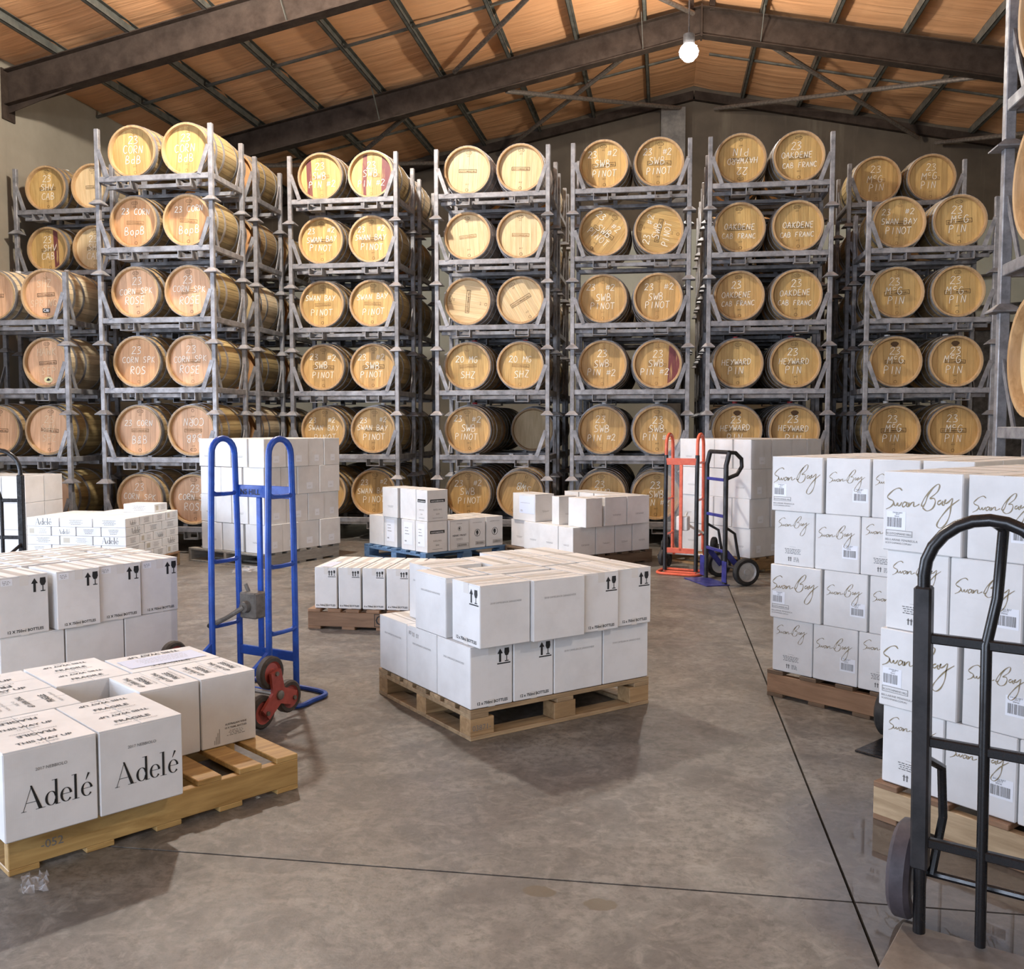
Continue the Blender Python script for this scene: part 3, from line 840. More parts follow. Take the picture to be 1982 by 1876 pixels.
# front stacks: key, centre x, front y, number name, tier -> (left barrel, right barrel)
K = 1.068
SWBP = ['23', 'SWB', 'PIN #2']; SWBT = ['23  #2', 'SWB', 'PINOT']; SWAN = ['23   #2', 'SWAN BAY', 'PINOT']
COR = ['23', 'CORN SPK', 'ROSE']; OAK = ['23', 'OAKDENE', 'CAB FRANC']; MCG = ['23', 'McG', 'PIN']; HEY = ['23', 'HEYWARD', 'PIN']; SHV = ['23', 'SHV', 'CAB']
def B(chalk=None, **k): return dict(chalk=chalk, **k)
N = 'none'
FRONT = [
 ('first stack from the plaster wall', -7.12 * K, 11.37, {
   6: (B(SHV, tone='honey'), B(None, tone='pale', body='pale')),
   5: (B(SHV, tone='honey', stained=(5,)), B(['23', 'SHV', 'CAB'], tone='pale')), 4: (B(None), B(None))}),
 ('short stack before the plaster wall', -6.90 * K, 10.0, {
   4: (B(None, tone='pink', body='pale'), B(['SHZ', '', 'SPRING'], tone='pink', body='pale', faint=True, mk='sprig')),
   3: (N, B(['HAWK', '', 'SEP'], tone='pink', body='pale', faint=True)),
   2: (B(None, tone='pink', body='brown'), B(['23', 'SHV', 'SHZ'], tone='pink', body='olive', faint=True)),
   1: (B(None, tone='pink'), B(None, tone='pink', body='olive'))}),
 ('second stack from the plaster wall', -5.235 * K, 10.0, {
   6: (B(['23', 'CORN', 'BdB'], tone='honey', mk='sprig', st=None), B(['23', 'CORN', 'BdB'], tone='honey', body='olive', mk='sprig', st=None)),
   5: (B(['23 CORN', '', 'BopB'], tone='rust', st='faint'), B(['23 CORN', '', 'BopB'], tone='rust', body='olive', st='faint')),
   4: (B(COR, tone='pink', st='faint'), B(COR, tone='pink', body='olive', st='faint')),
   3: (B(['23', 'CORN SPK', 'ROS'], tone='rust', st=None, mk='sprig'), B(COR, tone='pink', body='olive', st='faint', mk='sprig')),
   2: (B(['23 CORN', 'B&B'], tone='pink', st='faint'), B(['B&B', 'CORN'], tone='pink', body='olive', st='faint', roll=PI, chalk_roll=PI)),
   1: (B(COR, tone='pink', st=None, mk='sprig'), B(COR, tone='pink', body='olive', st='faint'))}),
 ('third stack from the plaster wall', -3.645 * K, 11.37, {
   6: (B(SWBP, st='faint', stained=(1,), mk='sprig'), B(SWBP, st='faint', body='olive', stained=(2, 6, 7), mk='sprig')),
   5: (B(SWAN, st='bold', mk='oval'), B(SWAN, st='bold', body='olive')),
   4: (B(['SWAN BAY', 'PINOT'], st='faint'), B(['SWAN BAY', 'PINOT'], st='faint', body='olive')),
   3: (B(SWBT, tone='amber', st='bold'), B(SWBT, tone='amber', st='bold', body='olive')),
   2: (B(SWAN, tone='amber', st=None), B(SWAN, tone='amber', st='mid', body='olive')),
   1: (B(None, tone='amber'), B(SWAN, tone='amber', st=None, body='olive'))}),
 ('fourth stack from the plaster wall', -1.915 * K, 11.37, {
   6: (B(None, tone='pale', body='film', st='mid'), B(None, tone='pale', body='film', st='mid')),
   5: (B(None, tone='pale', body='film', st='faint', mk='oval'), B(None, tone='pale', body='film', st='faint', mk='oval')),
   4: (B(None, tone='pale', body='film', st='bold', roll=R(80), mk='oval'), B(None, tone='pale', body='film', st='bold', roll=R(30), mk='oval')),
   3: (B(['20 MG', 'SHZ'], tone='honey', st='faint', mk='sprig', bung='red'), B(['20 MG', 'SHZ'], tone='honey', st='faint', mk='sprig', bung='red')),
   2: (B(SWBT, tone='amber', st=None, bung='red'), N),
   1: (B(SWBT, tone='amber', st=None), B(['#2', '', 'SWB'], tone='amber', st=None, roll=R(160), chalk_roll=R(160)))}),
 ('fifth stack from the plaster wall', -.38 * K, 11.37, {
   6: (B(SWBT, st='bold'), B(SWBT, st='bold')),
   5: (B(SWBT, st='bold', roll=R(-38), chalk_roll=R(-38)), B(SWBT, tone='honey', st='bold', roll=R(78), chalk_roll=R(78))),
   4: (B(SWBT, tone='amber', st=None, mk='sprig'), B(SWBT, tone='amber', st=None, mk='sprig')),
   3: (B(SWBP, tone='amber', st='faint', mk='sprig'), B(SWBP, tone='amber', st='faint', stained=(6, 7), mk='sprig')),
   2: (B(SWBP, tone='amber', st=None, mk='sprig'), B(SWBP, tone='amber', st='faint')),
   1: (B(SWBP, tone='amber', st=None), B(SWBP, tone='amber', st='faint'))}),
 ('sixth stack from the plaster wall', 1.095 * K, 11.37, {
   6: (B(['22', 'HAYWARD', 'PIN'], st='mid', roll=PI, chalk_roll=PI), B(OAK, st='mid')),
   5: (B(['', 'OAKDENE', 'CAB FRANC'], st='bold'), B(['', 'OAKDENE', 'CAB FRANC'], st='bold')),
   4: (B(OAK, tone='amber', st='faint'), B(OAK, tone='honey', st='faint')),
   3: (B(['', 'HEYWARD', 'PIN'], tone='honey', st='mid', bung='red'), B(HEY, tone='honey', st='mid', bung='red')),
   2: (B(HEY, tone='amber', st='mid', mk='crest', bung='red'), B(HEY, tone='amber', st='mid', mk='crest', bung='red')),
   1: (B(None, tone='amber'), B(None, tone='amber'))}),
 ('seventh stack from the plaster wall', 2.735 * K, 11.37, {
   5: (B(SWAN, st='bold', body='olive', mk='sprig'), B(MCG, st='bold', body='olive')),
   4: (B(MCG, tone='honey', st='bold', body='olive', mk='sprig'), B(MCG, tone='honey', st='bold')),
   3: (B(MCG, tone='amber', st='mid', body='olive', mk='crest'), B(MCG, tone='amber', st='mid', mk='crest')),
   2: (B(MCG, tone='amber', st='bold', body='olive'), B(MCG, tone='amber', st='bold')),
   1: (B(None, tone='amber'), B(None, tone='amber'))}),
]
sd = 0
for sname, cx, y, tiers in FRONT:
    for tr in range(1, max(tiers) + 1):
        rack(cx + random.uniform(-.001, .001), y, tr, 'grey steel barrel rack, %s tier of the %s' % (ORD[tr], sname), top=tr == max(tiers))
        if sname.startswith('fifth') and tr == 5:
            mbx = MB(); fit(mbx, 'DAMAGE RACK', -.15, BZ - .012, .34); link('handwriting', mbx.mesh('handwriting', 'ink_mid'), bpy.data.objects[RACKS[-1]], T(0, -.0232, 0) @ Matrix.Rotation(PI / 2, 4, 'X'))
        if tr not in tiers: continue
        for side, spec in zip((-1, 1), tiers[tr]):
            if spec == N: continue
            sd += 1; sp = dict(spec)
            lab = 'oak barrel, %s tier of the %s, %s' % (ORD[tr], sname, 'wall side' if side < 0 else 'far side')
            sp.setdefault('roll', R(random.uniform(-4, 4)))
            sp.setdefault('body', 'brown')
            bo = barrel(bpos(cx, y, tr, side, random.uniform(-.002, .002)), lab, 'oak barrels in the front racks', seed=sd, **sp)
            if sname.startswith('short') and side > 0 and tr == 3:
                mbx = MB().flat([(.055 * math.cos(2 * PI * q / 20), -.195 + .036 * math.sin(2 * PI * q / 20)) for q in range(20)]); link('oval_label', mbx.mesh('oval_label', 'emblem_yellow'), bo, on_head(0, 0, .0465))
                mbx = MB().flat([(-.03, -.20), (-.005, -.21), (.03, -.20), (.012, -.185), (0, -.172), (-.012, -.186)]); link('label_emblem', mbx.mesh('label_emblem', 'ink'), bo, on_head(0, 0, .0460))
            if sname.startswith('short') and side > 0 and tr == 4:
                mbx = MB().rect(-.045, .045, -.205, -.155); link('black_label', mbx.mesh('black_label', 'ink'), bo, on_head(0, 0, .0465))
                mbx = MB(); fit(mbx, 'C&i', 0, -.193, .07, align='CENTER', bold=True); link('label_print', mbx.mesh('label_print', 'ink_white'), bo, on_head(0, 0, .0460))
# rows standing behind the front stacks
REAR = [('second', -5.235 * K, 11.14, 6, 2, True), ('second', -5.235 * K, 12.28, 5, 3, False),
        ('third', -3.645 * K, 12.49, 6, 2, True), ('fourth', -1.915 * K, 12.49, 6, 2, True), ('fourth', -1.915 * K, 13.61, 6, 3, False),
        ('fifth', -.38 * K, 12.49, 4, 2, False), ('fifth', -.38 * K, 13.61, 4, 3, False),
        ('sixth', 1.095 * K, 12.49, 6, 2, True), ('sixth', 1.095 * K, 13.61, 6, 3, False), ('sixth', 1.095 * K, 14.73, 6, 4, False),
        ('seventh', 2.735 * K, 12.60, 6, 2, True), ('seventh', 2.735 * K, 13.72, 5, 3, False)]
rr = random.Random(3)
for sname, cx, y, nt, row, lit in REAR:
    for tr in range(1, nt + 1):
        o = tag(link('barrel_rack', RACKJ, None, T(cx + rr.uniform(-.001, .001), y, (tr - 1) * RP)),
                'steel rack, %s tier, %s row behind the %s rack stack from the plaster wall' % (ORD[tr], ORD[row], sname), 'rack', 'steel racks in the rear rows')
        for side in (-1, 1):
            lab = 'barrel, %s tier, %s row behind the %s stack from plaster wall, %s' % (ORD[tr], ORD[row], sname, 'wall side' if side < 0 else 'far side')
            if sname == 'seventh' and row == 2 and tr == 6:
                sd += 1
                barrel(bpos(cx, y, tr, side), lab, 'oak barrels in the rear rows', tone='honey', body='olive', chalk=MCG, st='faint', mk='sprig', seed=sd)
            else:
                rear_barrel(bpos(cx, y, tr, side, rr.uniform(-.002, .002)), lab, 'oak barrels in the rear rows', rr.choice(['honey', 'amber', 'pale', 'rust']), rr.choice(['olive', 'brown', 'olive', 'pale']))

# large puncheons in taller racks at the side of the hall
BW, BP = 2.1, 1.11
def big_rack(tier):
    # rack runs along -Y from its far post; faces -X
    root = tag(empty('puncheon_rack', T(2.31, 7.12, (tier - 1) * BP)), 'tall grey steel rack beside the lettered carton stacks, %s tier' % ORD[tier], 'rack', 'tall racks for large barrels')
    p = .07
    for x in (0, .95):
        for y in (0, -BW):
            link('post', MB().cbox(x - p / 2, x + p / 2, y - p / 2, y + p / 2, .04, 1.1095, .006).mesh('post', 'galv'), root)
            ft = MB(); b = 0
            for r_, z_ in ((.10, 0), (.10, .01), (.038, .06)):
                for a, c in ((-1, -1), (1, -1), (1, 1), (-1, 1)): ft.v.append((x + a * r_, y + c * r_, z_))
            ft.f.append((3, 2, 1, 0))
            for i in range(2):
                for q in range(4): ft.f.append((i * 4 + q, i * 4 + (q + 1) % 4, i * 4 + 4 + (q + 1) % 4, i * 4 + 4 + q))
            link('foot_cup', ft.mesh('foot_cup', 'galv'), root)
            sy = -1 if y == 0 else 1
            link('brace', MB().bar((x, y + sy * .28, .30), (x, y + sy * .02, .78), .05, .014, (1, 0, 0)).mesh('brace', 'galv'), root)
        link('beam', MB().cbox(x - .028, x + .028, -BW + p / 2, -p / 2, .245, .325, .005).mesh('beam', 'galv'), root)
    for y in (0, -BW): link('side_beam', MB().cbox(p / 2, .95 - p / 2, y - .028, y + .028, .245, .325, .005).mesh('side_beam', 'galv'), root)
    for y in (-.6, -1.5):
        link('fork_loop', MB().box(-.03, .12, y - .09, y - .08, .14, .245).box(-.03, .12, y + .08, y + .09, .14, .245).box(-.03, .12, y - .09, y + .09, .132, .142).mesh('fork_loop', 'galv'), root)
    for x in (.2, .75): link('cradle_bar', MB().box(x - .02, x + .02, -BW + .03, -.03, .20, .334).mesh('cradle_bar', 'galv'), root)
PS = 1.36
for tr in (1, 2, 3, 4):
    big_rack(tr)
    if tr == 1: continue
    for q, yy_ in enumerate((-.62, -1.52)):
        M = Matrix.Translation((2.27, 7.12 + yy_, (tr - 1) * BP + .335)) @ Matrix.Rotation(-PI / 2, 4, 'Z') @ Matrix.Scale(PS, 4)
        sd += 1
        barrel(M, 'large pale oak puncheon, %s tier of the tall rack, %s from its end post' % (ORD[tr], ORD[q + 1]), 'large puncheons in the tall rack', tone='pale', body='pale', chalk=['23', '', ''], st='mid', seed=sd, bung='white')

# ------------------------------------------------------------------ print designs (flat lettering on cartons)
def arrow(mb, x, y, s):
    mb.rect(x - .09 * s, x + .09 * s, y, y + .68 * s); mb.flat([(x - .24 * s, y + .62 * s), (x + .24 * s, y + .62 * s), (x, y + s)])
def goblet(mb, x, y, s, narrow=False):
    k = .8 if narrow else 1
    mb.flat([(x - .19 * s * k, y + s), (x - .22 * s * k, y + .66 * s), (x - .12 * s * k, y + .44 * s), (x + .12 * s * k, y + .44 * s), (x + .22 * s * k, y + .66 * s), (x + .19 * s * k, y + s)])
    mb.rect(x - .035 * s, x + .035 * s, y + .06 * s, y + .46 * s); mb.rect(x - .17 * s * k, x + .17 * s * k, y, y + .07 * s)
def lines(mb, x, y, w, n, dy, h, rng, align='C'):
    for i in range(n):
        ww = w * rng.uniform(.65, 1.0); xa = x - ww / 2 if align == 'C' else x
        # rows of tiny type, too small to read in the photograph
        q = xa
        while q < xa + ww:
            l = rng.uniform(.006, .018); mb.rect(q, min(q + l, xa + ww), y - i * dy, y - i * dy + h); q += l + .004
def barcode(mb, x, y, w, h, rng):
    q = x
    while q < x + w:
        b = rng.choice([.0008, .0014, .0022]); mb.rect(q, min(q + b, x + w), y, y + h); q += b + rng.choice([.0010, .0016, .0024])
SW = [
 [(470, 388), (440, 364), (385, 380), (332, 425), (314, 452), (335, 474), (374, 490), (381, 515), (352, 550), (303, 574)],
 [(378, 495), (392, 535), (408, 540), (427, 512), (430, 540), (450, 535), (472, 502)],
 [(520, 507), (497, 502), (476, 530), (486, 550), (510, 535), (526, 506), (520, 540), (538, 545), (546, 505), (541, 546), (570, 512), (596, 500), (595, 530), (606, 545), (655, 520)],
 [(786, 366), (742, 430), (716, 505), (690, 548)],
 [(700, 540), (676, 528), (712, 450), (785, 366), (838, 326), (856, 345), (832, 402), (762, 462), (802, 462), (816, 500), (790, 558), (736, 584), (698, 562), (690, 548)],
 [(872, 480), (847, 490), (840, 514), (860, 520), (892, 486), (886, 518), (903, 524), (921, 472), (906, 500), (920, 511), (950, 492), (986, 460), (972, 540), (962, 620), (928, 700), (880, 745), (840, 730), (846, 690), (892, 620), (962, 540), (1052, 470)],
]
def swan_script(mb, x, y, w):
    # x,y lower-left of the lettering's box, w its width; traced in a 750 x 420 field
    k = w / 750.0
    for st in SW:
        pts = [((a - 303) * k + x, y + (745 - b + (a - 280) * .05) * k, 0) for a, b in st]
        sp = spline(pts, 5)
        n = len(sp); mb.ribbon([(p[0], p[1]) for p in sp], [k * (10.0 + 3.5 * math.sin(i * .55)) for i in range(n)])
def ell(mb, cx, cy, rx, ry, a0, a1, wt, wk, n=22):
    # calligraphic arc: thick at the sides, thin at top and bottom
    P, W = [], []
    for i in range(n + 1):
        a = R(a0 + (a1 - a0) * i / n); P.append((cx + rx * math.cos(a), cy + ry * math.sin(a))); W.append(wt + (wk - wt) * abs(math.cos(a)) ** 1.6)
    mb.ribbon(P, W)
def adele(mb, x, y, s):
    t, K_ = .020, .098
    q = MB()
    q.ribbon([(.07, 0), (.41, 1.0)], t); q.flat([(.35, 1.0), (.42, 1.0), (.79, 0), (.655, 0)])
    q.ribbon([(.19, .33), (.60, .33)], t); q.ribbon([(0, .01), (.19, .01)], t); q.ribbon([(.54, .01), (.90, .01)], t)
    ell(q, 1.13, .29, .185, .28, 15, 345, t, K_); q.rect(1.28, 1.375, 0, 1.03)
    q.ribbon([(1.17, 1.01), (1.30, 1.02)], t); q.ribbon([(1.36, .01), (1.47, .02)], t)
    for cx in (1.71, 2.52):
        ell(q, cx, .29, .185, .28, 8, 325, t, K_); q.ribbon([(cx - .15, .335), (cx + .19, .335)], t)
    q.rect(2.03, 2.125, 0, 1.03); q.ribbon([(1.93, 1.01), (2.05, 1.02)], t); q.ribbon([(1.94, .01), (2.22, .01)], t)
    q.ribbon([(2.49, .68), (2.545, .82), (2.61, .96)], [.02, .05, .085])
    mb.add((q.v, q.f), x, y, 0, s)
DES = {}
def design(name, w, h):
    key = (name, round(w, 3), round(h, 3))
    if key in DES: return DES[key]
    rng = random.Random(hash((name, 3)) % 1000 if False else len(name) * 7)
    out = []
    ink, ink2, tape, st = MB(), MB(), MB(), MB()
    if name in ('end12', 'end12X', 'end6'):
        fit(ink, {'end12': '12 x 750ml BOTTLES', 'end12X': '12 X 750ml BOTTLES', 'end6': '6 x 750ml BOTTLES'}[name], w * (.16 if name != 'end6' else .06), h * .055, w * (.72 if name != 'end6' else .86), bold=True)
        if name == 'end6':
            for xx in (.66, .77): arrow(ink, w * xx, h * .80, h * .13)
            goblet(ink, w * .89, h * .80, h * .13, True); ink.rect(w * .61, w * .95, h * .765, h * .78)
        elif name == 'end12X':
            arrow(ink, w * .72, h * .70, h * .235); goblet(ink, w * .89, h * .70, h * .235)
        else:
            arrow(ink, w * .70, h * .70, h * .22); goblet(ink, w * .86, h * .70, h * .22); ink.rect(w * .63, w * .95, h * .665, h * .685)
        tape.rect(w * .42, w * .60, h * .83, h * .999); tape2 = MB().rect(w * .42, w * .58, h * .001, h * .12)
        if name == 'end12X':
            st.rect(w * .05, w * .28, h * .86, h * .97); lines(ink2, w * .16, h * .93, w * .18, 3, h * .025, h * .008, rng)
        out = [('print', ink, 'ink'), ('tape', tape, 'tape'), ('tape', tape2, 'tape'), ('sticker', st, 'sticker'), ('small_print', ink2, 'ink_mid')]
    elif name == 'camel':
        fit(ink, '2018 CAMELBACK SANGIOVESE', w * .2, h * .69, w * .62); out = [('print', ink, 'ink_grey')]
    elif name == 'note':
        chalk_line(ink, '30-01', w * .3, h * .86, .02, rng, .0016); chalk_line(ink, 'NO', w * .12, h * .88, .018, rng, .0016)
        fit(ink2, '2018 CAMELBACK SANGIOVESE', w * .2, h * .69, w * .62); out = [('handwriting', ink, 'ink_mid'), ('print', ink2, 'ink_grey')]
    elif name == 'adele':
        adele(ink, w * .17, h * .30, w * .76 / 2.71); fit(ink2, '2017 NEBBIOLO', w * .33, h * .73, w * .34, align='LEFT')
        out = [('print', ink, 'ink'), ('small_print', ink2, 'ink_mid')]
    elif name == 'adele_flat':
        adele(ink, w * .26, h * .20, w * .50 / 2.71); out = [('print', ink, 'ink')]
    elif name == 'flat_lines':
        lines(ink, w * .5, h * .72, w * .42, 4, h * .15, h * .05, rng); out = [('print', ink, 'ink_mid')]
    elif name == 'flat_code':
        lines(ink, w * .66, h * .72, w * .36, 4, h * .15, h * .05, rng); st.rect(w * .1, w * .3, h * .25, h * .8); out = [('print', ink, 'ink_grey'), ('sticker', st, 'ink_gold_pale')]
    elif name == 'adele_top':
        for k, yy_ in enumerate((.06, .53)):
            fit(ink2, 'PRODUCT OF AUSTRALIA', w * .5, h * (yy_ + .03), w * .52, align='CENTER')
            fit(ink, 'FRAGILE', w * .5, h * (yy_ + .10), w * .42, align='CENTER', bold=True)
            q = MB(); fit(q, 'THIS WAY UP', 0, 0, w * .60, align='CENTER', bold=True); ink.add((q.v, q.f), w * .5, h * (yy_ + .35), 0, 1, PI)
            q = MB(); fit(q, '12 x 750ML', 0, 0, w * .25, align='CENTER'); ink2.add((q.v, q.f), w * .5, h * (yy_ + .42), 0, 1, PI)
        out = [('print', ink, 'ink'), ('small_print', ink2, 'ink_mid')]
    elif name == 'aust':
        fit(ink, 'AUSTRALIAN WINE', w * .42, h * .28, w * .40, bold=True); fit(ink, '12 X 750ML BOTTLES', w * .42, h * .23, w * .40, bold=True)
        lines(ink, w * .62, h * .195, w * .34, 4, h * .022, h * .007, rng)
        for q in range(4): ink2.rect(w * (.22 + .03 * q), w * (.235 + .03 * q), h * .04, h * (.10 + .05 * q))
        out = [('print', ink, 'ink_mid'), ('scuff', ink2, 'ink_grey')]
    elif name in ('swan_long', 'swan_short', 'swan_legal'):
        if name == 'swan_long':
            swan_script(ink, w * .04, h * .30, w * .92)
            st.rect(w * .05, w * .30, h * .27, h * .50)
            fit(ink2, 'SWAN BAY', w * .13, h * .475, w * .13); fit(ink2, '2017', w * .17, h * .455, w * .05); fit(ink2, 'Shiraz', w * .155, h * .43, w * .06)
            barcode(ink2, w * .06, h * .30, w * .19, h * .12, rng)
            frame_rect(ink2, w * .045, w * .39, h * .185, h * .26, .0016); fit(ink2, 'SCOTCHMANS HILL', w * .055, h * .203, w * .325)
            fit(ink2, 'BELLARINE PENINSULA', w * .04, h * .125, w * .42, space=1.15); fit(ink2, 'SCOTCHMANS.COM.AU', w * .04, h * .085, w * .34)
        elif name == 'swan_short':
            swan_script(ink, w * .07, h * .40, w * .82)
            st.rect(w * .62, w * .96, h * .24, h * .48)
            fit(ink2, 'SWAN BAY', w * .68, h * .455, w * .18); fit(ink2, '2017', w * .74, h * .43, w * .08); fit(ink2, 'Shiraz', w * .72, h * .405, w * .09)
            barcode(ink2, w * .65, h * .27, w * .27, h * .12, rng)
        else:
            swan_script(ink, w * .10, h * .54, w * .78)
            lines(ink2, w * .48, h * .30, w * .42, 4, h * .027, h * .011, rng); ink2.rect(w * .40, w * .55, h * .345, h * .348)
            for xx in (.38, .43): arrow(ink2, w * xx, h * .08, h * .085)
            lines(ink2, w * .50, h * .145, w * .16, 4, h * .022, h * .009, rng, 'L')
        out = [('print', ink, 'ink_gold'), ('sticker', st, 'sticker'), ('small_print', ink2, 'ink_mid')]
    elif name == 'riesling':
        ink.rect(w * .14, w * .86, h * .60, h * .70)
        white = MB(); fit(white, 'SCOTCHMANS HILL', w * .5, h * .625, w * .62, align='CENTER', bold=True); white.v = [(a, b, .0006) for a, b, c in white.v]
        fit(ink2, 'RIESLING', w * .5, h * .34, w * .40, align='CENTER', space=1.2); fit(ink2, '2018', w * .5, h * .20, w * .16, align='CENTER'); ink2.rect(w * .25, w * .75, h * .09, h * .10)
        out = [('print', ink, 'ink'), ('white_print', white, 'ink_white'), ('small_print', ink2, 'ink_mid')]
    elif name in ('frost', 'frost_logo'):
        def logo(cx, cy, r):
            ink.ribbon([(cx + r * math.cos(2 * PI * q / 24), cy + r * math.sin(2 * PI * q / 24)) for q in range(25)], r * .14)
            prof = [(-.30, -.75), (.05, -.70), (.02, -.42), (.30, -.38), (.30, -.10), (.46, -.02), (.30, .22), (.34, .50), (.10, .72), (-.30, .66), (-.52, .36), (-.48, -.02), (-.30, -.30)]
            ink.flat([(cx + a * r, cy + b * r) for a, b in prof])
        if name == 'frost':
            frame_rect(ink2, w * .04, w * .96, h * .04, h * .96, .002); logo(w * .5, h * .70, w * .08)
            fit(ink, 'HENRY FROST', w * .5, h * .45, w * .68, align='CENTER', space=1.1, bold=True)
            lines(ink2, w * .5, h * .37, w * .36, 2, h * .04, h * .012, rng); lines(ink2, w * .5, h * .86, w * .3, 1, h * .04, h * .012, rng)
        else:
            logo(w * .5, h * .50, w * .17); lines(ink2, w * .5, h * .84, w * .6, 1, h * .04, h * .012, rng)
        if name == 'frost' or w < .24:
            frame_rect(ink2, w * .38, w * .94, h * .09, h * .21, .003); barcode(ink2, w * .42, h * .115, w * .46, h * .07, rng)
        out = [('print', ink, 'ink'), ('small_print', ink2, 'ink_mid')]
    elif name == 'address':
        st.rect(w * .18, w * .82, h * .18, h * .92); lines(ink, w * .28, h * .72, w * .36, 3, h * .10, h * .022, rng, 'L'); lines(ink, w * .26, h * .27, w * .18, 1, h * .1, h * .045, rng, 'L')
        out = [('sticker', st, 'sticker'), ('print', ink, 'ink_mid')]
    elif name == 'bigsheet':
        st.rect(w * .30, w * .97, h * .28, h * .92); lines(ink, w * .36, h * .66, w * .42, 1, h * .10, h * .012, rng, 'L'); lines(ink, w * .36, h * .38, w * .12, 2, h * .04, h * .02, rng, 'L')
        out = [('sticker', st, 'sticker_blue'), ('print', ink, 'ink_mid')]
    elif name == 'small_legal':
        lines(ink, w * .55, h * .38, w * .40, 2, h * .035, h * .011, rng); out = [('print', ink, 'ink_mid')]
    elif name == 'square':
        st.rect(w * .40, w * .68, h * .16, h * .40); lines(ink, w * .54, h * .27, w * .16, 2, h * .03, h * .008, rng)
        out = [('sticker', st, 'sticker'), ('print', ink, 'ink_grey')]
    elif name == 'paper':
        st.rect(w * .08, w * .95, h * .28, h * .80); lines(ink, w * .5, h * .62, w * .6, 4, h * .08, h * .012, rng)
        out = [('paper', st, 'sticker_blue'), ('print', ink, 'ink_grey')]
    elif name == 'tapes':
        for xx in (.12, .46, .80): tape.rect(0 + w * .02, w * .98, h * xx, h * (xx + .07))
        out = [('tape', tape, 'tape')]
    elif name == 'camel_top':
        for yy_ in (.22, .72): tape.rect(w * .03, w * .97, h * yy_, h * (yy_ + .018)); fit(ink, '2018 CAMELBACK SANGIOVESE', w * .12, h * (yy_ - .10), w * .55)
        out = [('tape', tape, 'ink_grey'), ('print', ink, 'ink_grey')]
    LZ = {'sticker': .0, 'tape': .0, 'paper': .0010, 'print': .0004, 'small_print': .0007, 'white_print': .0009, 'handwriting': .0006, 'scuff': .0003}
    base = .0010 if name in ('address', 'bigsheet') else 0
    for n, mb, m in out:
        dz = LZ.get(n, .0004) + base + (.0010 if name == 'paper' and n == 'print' else 0)
        mb.v = [(a, b, dz) for a, b, c in mb.v]
    res = [(n, mb.mesh(n, m)) for n, mb, m in out if mb.v]
    DES[key] = res
    return res
BODYC, FLAPC = {}, {}
def face_M(face, lx, ly, h):
    e = .0006
    cols = {'F': ((1, 0, 0), (0, 0, 1), (0, -1, 0), (-lx / 2, -ly / 2 - e, 0)), 'B': ((-1, 0, 0), (0, 0, 1), (0, 1, 0), (lx / 2, ly / 2 + e, 0)),
            'R': ((0, 1, 0), (0, 0, 1), (1, 0, 0), (lx / 2 + e, -ly / 2, 0)), 'L': ((0, -1, 0), (0, 0, 1), (-1, 0, 0), (-lx / 2 - e, ly / 2, 0)),
            'T': ((1, 0, 0), (0, 1, 0), (0, 0, 1), (-lx / 2, -ly / 2, h + .0012)), 'T90': ((0, 1, 0), (-1, 0, 0), (0, 0, 1), (lx / 2, -ly / 2, h + .0012)),
            'T180': ((-1, 0, 0), (0, -1, 0), (0, 0, 1), (lx / 2, ly / 2, h + .0012)), 'T270': ((0, -1, 0), (1, 0, 0), (0, 0, 1), (-lx / 2, ly / 2, h + .0012))}[face]
    M = Matrix.Identity(4)
    for c in range(3):
        for r_ in range(3): M[r_][c] = cols[c][r_]
    for r_ in range(3): M[r_][3] = cols[3][r_]
    return M
def carton(Mf, x0, x1, y0, y1, z, h, label, group, prints=(), mat='carton', flaps=True, jit=.006, name='wine_carton', tape=True):
    lx, ly = x1 - x0 - .005, y1 - y0 - .005
    key = (round(lx, 3), round(ly, 3), round(h, 3), mat)
    if key not in BODYC: BODYC[key] = MB().cbox(-lx / 2, lx / 2, -ly / 2, ly / 2, 0, h - (.004 if flaps else 0), .0035).mesh('wine_carton', mat)
    M = Mf @ T((x0 + x1) / 2, (y0 + y1) / 2, z, random.uniform(-jit, jit))
    root = tag(link(name, BODYC[key], None, M), label, 'carton', group)
    if flaps:
        if key not in FLAPC:
            fs = []
            for sg in (-1, 1):
                mb = MB()
                if lx >= ly: mb.box(-lx / 2 + .001, lx / 2 - .001, *sorted((sg * .0016, sg * (ly / 2 - .001))), h - .0045, h)
                else: mb.box(*sorted((sg * .0016, sg * (lx / 2 - .001))), -ly / 2 + .001, ly / 2 - .001, h - .0045, h)
                fs.append(mb.mesh('flap', mat))
            tp = MB()
            if lx >= ly: tp.box(-lx / 2, lx / 2, -.024, .024, h, h + .0005)
            else: tp.box(-.024, .024, -ly / 2, ly / 2, h, h + .0005)
            FLAPC[key] = fs + [tp.mesh('tape', 'tape')]
        for me in FLAPC[key][:2]: link('flap', me, root)
        if tape: link('tape', FLAPC[key][2], root)
    for face, dn in prints:
        w_, h_ = {'F': (lx, h), 'B': (lx, h), 'L': (ly, h), 'R': (ly, h), 'T': (lx, ly), 'T180': (lx, ly), 'T90': (ly, lx), 'T270': (ly, lx)}[face]
        for n, me in design(dn, w_, h_): link(n, me, root, face_M(face, lx, ly, h))
    return root

